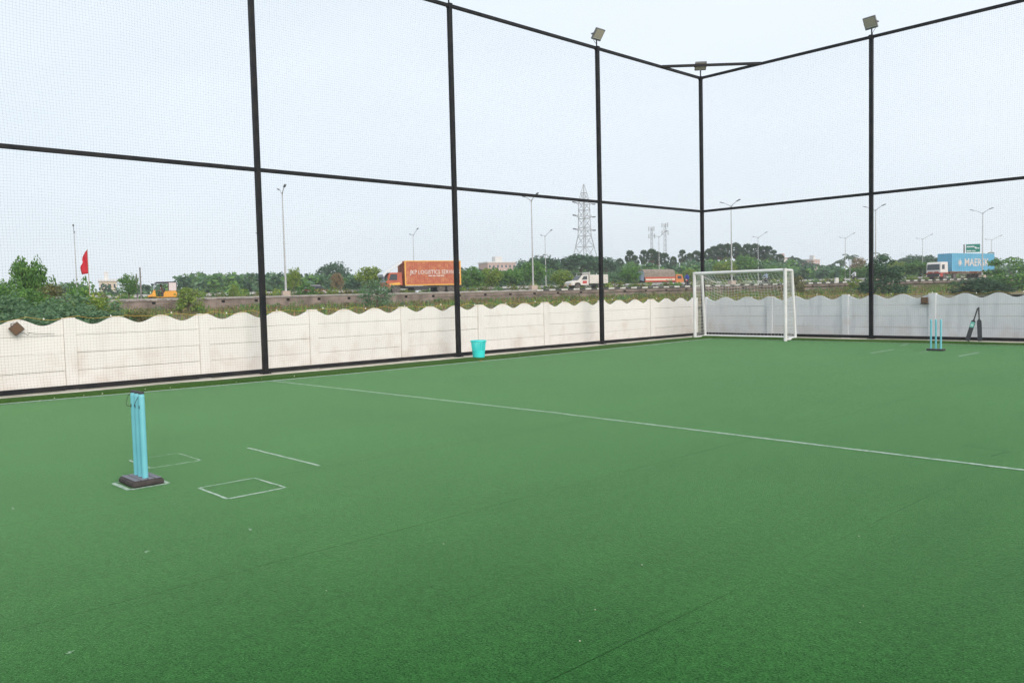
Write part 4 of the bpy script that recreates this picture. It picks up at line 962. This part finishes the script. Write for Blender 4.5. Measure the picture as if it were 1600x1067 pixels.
# -- tarpaulin lorry on the far carriageway, heading right
m_tarp = mat('tarpaulin_brown', (.20,.16,.13), .9, (.30,.25,.20), scale=2.5, bump=.6, bscale=5); m_tarpb = mat('tarpaulin_blue', (.16,.21,.27), .8); m_stripe = mat('lorry_red', (.52,.08,.04), .6); m_cream2 = mat('lorry_cream', (.75,.66,.52), .6)
t = vehicle('lorry', 'lorry with a brown tarpaulin load and red and cream stripes', 'lorry', 1064, 118, HEAD_R)
b = MB(); b.prism([(0,.6),(-.05,1.3),(-.4,2.2),(-1.7,2.3),(-1.75,.6)], -1.15, 1.15); cab = b.build('cab', mat('lorry_orange', (.62,.20,.05), .5), t, bevel=.05)
for sy_ in (-1,1):
    b = MB(); y0 = 1.152*sy_; b.prism([(-.5,1.5),(-.6,2.0),(-1.4,2.05),(-1.4,1.5)], y0, y0+.01*sy_); b.build('side_window', m_glass, cab)
    b = MB(); b.box(-8.3,-1.9,sy_*1.2-.04,sy_*1.2+.04,1.02,1.28); b.build('side_board', m_stripe, t); b = MB(); b.box(-8.2,-2.0,sy_*1.22-.04,sy_*1.22+.04,1.29,1.56); b.build('side_board', m_cream2, t); b = MB(); b.box(-8.3,-1.9,sy_*1.2-.04,sy_*1.2+.04,1.57,1.85); b.build('side_board', m_stripe, t)
b = MB(); b.box(-8.3,-1.8,-1.15,1.15,.95,1.1); b.box(-8.3,-.5,-.5,.5,.6,.9); b.build('chassis', m_chas, t)
b = MB(); vs = []
for i in range(15):
    x = -1.9-6.5*i/14
    for j in range(9):
        a = math.pi*j/8; vs.append((x, 1.19*math.cos(a)*(1.0 if abs(math.cos(a)) > .3 else 1), 1.86+1.35*max(0,math.sin(a))**.45*(1+.05*math.sin(i*2.1+j))))
b.add(vs, [(i*9+j, i*9+j+1, (i+1)*9+j+1, (i+1)*9+j) for i in range(14) for j in range(8)]+[tuple(range(9)), tuple(14*9+j for j in range(9))]); b.build('tarpaulin', m_tarp, t)
b = MB(); b.prism([(-8.38,1.1),(-8.42,2.9),(-8.9,2.6),(-9.1,1.3)], -1.15, 1.15); b.build('rear_tarpaulin', m_tarpb, t, bevel=.1)
for x in (-1.1,-5.6,-6.9):
    for y in (-.95,.95): wheel(t, x, y, .5, .3)
# -- container truck
m_cont = mat('container_blue', (.13,.42,.62), .5, (.17,.48,.66), scale=.8); m_cab2 = mat('cab_white', (.74,.70,.66), .4); m_cred = mat('cab_red', (.42,.06,.04), .5)
t = vehicle('container_truck', 'white and red truck carrying a light blue shipping container', 'truck', 1459, 88.9, HEAD_L+rad(5))
b = MB(); b.prism([(0,1.15),(-.08,2.55),(-.3,2.85),(-2.0,2.85),(-2.1,1.15)], -1.2, 1.2); cab = b.build('cab', m_cab2, t, bevel=.08)
b = MB(); b.prism([(.02,.5),(.02,1.14),(-2.1,1.14),(-2.1,.95),(-1.75,.95),(-1.6,1.05),(-.85,1.05),(-.7,.9),(-.65,.5)], -1.2, 1.2); b.build('lower_cab', m_cred, t, bevel=.04)
b = MB(); b.add([(.015,-1.05,1.62),(.015,1.05,1.62),(-.06,1.0,2.5),(-.06,-1.0,2.5)], [(0,1,2,3)]); b.build('windscreen', m_glass, cab, loc=(.02,0,0))
b = MB(); b.box(.022,.06,-1.0,1.0,.55,1.05); b.build('grille', m_chas, t)
for sy_ in (-1,1):
    y0 = 1.202*sy_; b = MB(); b.prism([(-.35,1.7),(-.4,2.4),(-1.1,2.45),(-1.1,1.7)], y0, y0+.01*sy_); b.build('side_window', m_glass, cab)
    b = MB(); b.box(.0,.05,sy_*.98-.17,sy_*.98+.17,.6,.82); b.build('headlight', m_lens, t)
    b = MB(); b.box(-.02,.04,sy_*.5-.4,sy_*.5+.4,1.16,1.34); b.build('stripe', m_cred, cab)
b = MB(); b.box(-15,-1.0,-.5,.5,.95,1.25)
b.box(-15,-2.9,-1.15,1.15,1.22,1.32); b.build('trailer_frame', mat('trailer_rust', (.42,.14,.06), .7, (.62,.5,.4), scale=1.2, contrast=(.48,.52)), t)
cx0, cx1, cz0, cz1 = -3.1, -15.29, 1.34, 4.23
b = MB(); b.box(cx1+.04,cx0-.04,-1.17,1.17,cz0,cz1-.02)
for i in range(40):
    a = cx0-.2-(cx0-cx1-.4)*i/40; b.box(a-.17,a,1.165,1.205,cz0+.15,cz1-.12); b.box(a-.17,a,-1.205,-1.165,cz0+.15,cz1-.12)
for i in range(9):
    y = -1.05+.24*i; b.box(cx0-.045,cx0-.005,y,y+.14,cz0+.15,cz1-.12)
ct2 = b.build('container', m_cont, t)
b = MB()
for x in (cx0-.1,cx1+.1):
    for y in (-1.16,1.16): b.box(x-.08,x+.09,y-.06,y+.06,cz0,cz1)
for y in (-1.16,1.16):
    b.box(cx1+.18,cx0-.18,y-.055,y+.055,cz1-.12,cz1); b.box(cx1+.18,cx0-.18,y-.055,y+.055,cz0,cz0+.15)
for x in (cx0-.06,cx1+.06): b.box(x-.05,x+.05,-1.1,1.1,cz1-.12,cz1)
b.build('container_frame', m_cont, ct2)
lettering(ct2, 'MAERSK', 1.72, -10.05, 1.207, 2.72, m_ltr, sx=1.12)
b = MB(); c_ = Vector((-5.3,1.21,2.72)); pts = []
for k in range(14): a = math.pi*2*k/14+math.pi/2; r_ = .72 if k%2 == 0 else .28; pts.append(c_+Vector((-math.cos(a)*r_,0,math.sin(a)*r_)))
b.add([tuple(p_) for p_ in pts]+[tuple(p_+Vector((0,.012,0))) for p_ in pts], [tuple(range(14)), tuple(range(27,13,-1))]+[(i,(i+1)%14,(i+1)%14+14,i+14) for i in range(14)]); b.build('star_emblem', m_ltr, ct2)
for x, ys in ((-1.25,(-1.0,1.0)),(-4.0,(-1.0,1.0)),(-11.6,(-1.0,1.0)),(-12.9,(-1.0,1.0)),(-14.2,(-1.0,1.0))):
    for y in ys: wheel(t, x, y, .52, .32)
# -- red car behind the guard rail
m_car = mat('car_red', (.45,.03,.04), .3)
t = vehicle('car', 'red hatchback behind the guard rail on the far carriageway', 'car', 522, 108, HEAD_R)
b = MB(); b.prism([(0,.35),(-.02,.68),(-.9,.88),(-3.75,.92),(-3.9,.6),(-3.85,.32),(-3.35,.32),(-3.2,.6),(-2.75,.6),(-2.6,.32),(-1.25,.32),(-1.1,.6),(-.65,.6),(-.5,.34)], -.82, .82); b.build('body', m_car, t, bevel=.07)
b = MB(); b.prism([(-.95,.88),(-1.6,1.40),(-3.2,1.46),(-3.72,.93)], -.70, .70); cb2 = b.build('cabin_glass', m_glass, t, bevel=.05)
b = MB(); b.prism([(-1.6,1.405),(-1.75,1.49),(-3.1,1.51),(-3.25,1.465)], -.68, .68); b.build('roof', mat('car_roof_pale', (.5,.5,.55), .3), t, bevel=.03)
for sy_ in (-1,1):
    b = MB(); b.box(-.06,.02,sy_*.6-.16,sy_*.6+.16,.58,.7); b.build('headlight', m_lens, t); b = MB(); b.box(-3.92,-3.86,sy_*.62-.12,sy_*.62+.12,.66,.84); b.build('tail_light', m_tail, t)
for x in (-.88,-2.98):
    for y in (-.72,.72): wheel(t, x, y, .3, .18)
# -- van at the right edge
t = vehicle('van', 'pale rounded van entering at the right picture edge', 'van', 1594, 88.9, HEAD_L)
b = MB(); b.prism([(0,.45),(.0,1.0),(-.5,1.3),(-1.1,2.1),(-1.6,2.25),(-4.6,2.25),(-4.7,.45)], -.9, .9); vb = b.build('body', mat('van_pale', (.60,.66,.68), .35), t, bevel=.15)
b = MB(); b.add([(-.5,-.78,1.36),(-.5,.78,1.36),(-1.08,.72,2.06),(-1.08,-.72,2.06)], [(0,1,2,3)]); b.build('windscreen', m_glass, vb, loc=(.03,0,.03))
b = MB(); b.prism([(-1.2,1.4),(-1.5,2.0),(-4.3,2.0),(-4.3,1.4)], .902, .912); b.build('side_window', m_glass, vb)
for x in (-.9,-3.8):
    for y in (-.8,.8): wheel(t, x, y, .34, .2)

# ---- people: one skinned body each
m_skin = mat('skin', (.20,.11,.07), .6); m_hair = mat('hair_black', (.015,.013,.012), .6)
def person(label, loc, rz, shirt, trousers, joints, edges, radii):
    me = bpy.data.meshes.new('person'); me.from_pydata(joints, edges, []); me.materials.append(shirt)
    o = bpy.data.objects.new('person', me); col.objects.link(o); o.location = loc; o.rotation_euler = (0,0,rz); tag(o, label, 'person')
    md = o.modifiers.new('skin', 'SKIN'); md.use_smooth_shade = True
    sv = me.skin_vertices[0].data
    for i, r in enumerate(radii): sv[i].radius = r if isinstance(r, tuple) else (r, r)
    sv[0].use_root = True
    sb = o.modifiers.new('sub', 'SUBSURF'); sb.levels = sb.render_levels = 1
    return o
def rider(label, loc, rz, shirt, trousers):
    J = [(-.15,0,.82),(-.12,0,1.05),(-.05,0,1.30),(-.02,0,1.43),(.02,0,1.56),(.02,0,1.66),
         (-.05,.19,1.34),(.14,.27,1.12),(.40,.28,1.06),(-.05,-.19,1.34),(.14,-.27,1.12),(.40,-.28,1.06),
         (-.12,.12,.80),(.28,.17,.74),(.18,.17,.36),(.30,.17,.30),(-.12,-.12,.80),(.28,-.17,.74),(.18,-.17,.36),(.30,-.17,.30)]
    Eg = [(0,1),(1,2),(2,3),(3,4),(4,5),(2,6),(6,7),(7,8),(2,9),(9,10),(10,11),(0,12),(12,13),(13,14),(14,15),(0,16),(16,17),(17,18),(18,19)]
    R_ = [(.15,.12),(.15,.11),(.17,.11),.055,.095,.085,.065,.05,.035,.065,.05,.035,.09,.075,.05,.04,.09,.075,.05,.04]
    o = person(label, loc, rz, shirt, trousers, J, Eg, R_)
    b = MB(); b.lathe([(.0,.12),(.07,.10),(.112,.03),(.115,-.05),(.10,-.06)], 14, (.01,0,1.64)); b.build('helmet', m_hair, o, smooth=True)
    b = MB(); b.obox((.095,0,1.57), (.012,0,0), (0,.06,0), (0,0,.06)); b.build('face', m_skin, o, bevel=.01)
    for sy_ in (-1,1):
        b = MB(); b.tube([(-.11,sy_*.125,.79),(.27,sy_*.175,.735),(.18,sy_*.172,.36)], [.105,.088,.062], 10); b.build('trouser_leg', trousers, o, smooth=True)
    return o
def motorbike(label, px, o_, head, m_body):
    s_ = along(px, o_); loc = RP(s_, o_, zroad(s_)+.012); t = thing('motorbike', label, 'motorbike', loc, head)
    for x in (.62,-.62):
        b = MB(); b.lathe([(.22,-.05),(.29,-.05),(.31,0),(.29,.05),(.22,.05)], 20, (0,0,0), 'y', caps=False); b.lathe([(.22,.05),(.22,-.05)], 20, (0,0,0), 'y', caps=False); w = b.build('wheel', m_tyre, t, loc=(x,0,.31))
        b = MB(); b.lathe([(.03,-.04),(.03,.04)], 10, (0,0,0), 'y'); [b.bar((0,0,0),(.22*math.cos(k*1.047),0,.22*math.sin(k*1.047)),.015) for k in range(6)]; b.build('rim', m_rim, w)
    b = MB(); b.prism([(.38,.62),(.30,.86),(.05,.9),(-.1,.76),(.1,.6)], -.13, .13); b.build('fuel_tank', m_body, t, bevel=.04)
    b = MB(); b.prism([(-.1,.74),(-.1,.82),(-.75,.86),(-.78,.76)], -.12, .12); b.build('seat', m_hood, t, bevel=.03)
    b = MB(); b.box(-.2,.22,-.12,.12,.28,.6); b.tube([(-.1,.14,.3),(-.8,.16,.36)], .04, 8); b.build('engine', m_chas, t, bevel=.02)
    b = MB(); b.bar((.62,.07,.31),(.36,.07,.92),.035); b.bar((.62,-.07,.31),(.36,-.07,.92),.035); b.bar((.36,-.32,1.02),(.36,.32,1.02),.03); b.bar((-.62,.07,.31),(0,.07,.5),.035); b.bar((-.62,-.07,.31),(0,-.07,.5),.035); b.build('frame', m_chas, t)
    b = MB(); b.lathe([(.02,.0),(.08,.02),(.08,.07),(.03,.1)], 12, (.42,0,.86), 'x'); b.build('headlight', m_lens, t)
    return loc
m_blue = mat('shirt_blue', (.03,.06,.38), .8); m_wht = mat('shirt_white', (.72,.72,.74), .8); m_trs = mat('trousers_dark', (.04,.04,.05), .8); m_lblue = mat('shirt_pale_blue', (.40,.48,.62), .8)
L = motorbike('dark motorbike under the rider in blue left of the goal', 1075, 85.2, HEAD_L+rad(40), m_red); rider('rider in a blue shirt on a motorbike left of the goal', L, HEAD_L+rad(40), m_blue, m_trs)
L = motorbike('motorbike under the rider in white right of the small sign', 1336, 87.2, HEAD_L+rad(15), m_hood); rider('rider in a white shirt half hidden by weeds right of the goal', L, HEAD_L+rad(15), m_wht, m_trs)
L = motorbike('motorbike seen through the goal net', 1198, 86.6, HEAD_L+rad(15), m_hood); rider('rider in a pale blue shirt seen through the goal net', L, HEAD_L+rad(15), m_lblue, m_trs)
# driver of the rickshaw
s_ = along(233, 88.0); base = RP(s_, 88.0, zroad(s_)+.012)
rider('driver in a brown shirt sitting inside the yellow rickshaw', base+Vector((math.cos(HEAD_L),math.sin(HEAD_L),0))*(-1.28)+Vector((0,0,-.08)), HEAD_L, mat('shirt_brown', (.18,.09,.07), .8), m_trs).scale = (.92,.92,.95)

# ================================================================== HAZE
hz = MB(); hz.box(-660,660,-660,660,-1.2,56)
haze = hz.build('haze', []); tag(haze, kind='stuff')
mh = bpy.data.materials.new('haze_air'); mh.use_nodes = True; n = mh.node_tree.nodes; n.remove(n['Principled BSDF'])
pv = n.new('ShaderNodeVolumePrincipled'); pv.inputs['Color'].default_value = (.90,.95,1,1); pv.inputs['Density'].default_value = .00055; pv.inputs['Anisotropy'].default_value = .2
mh.node_tree.links.new(pv.outputs[0], n['Material Output'].inputs['Volume']); haze.data.materials.append(mh)
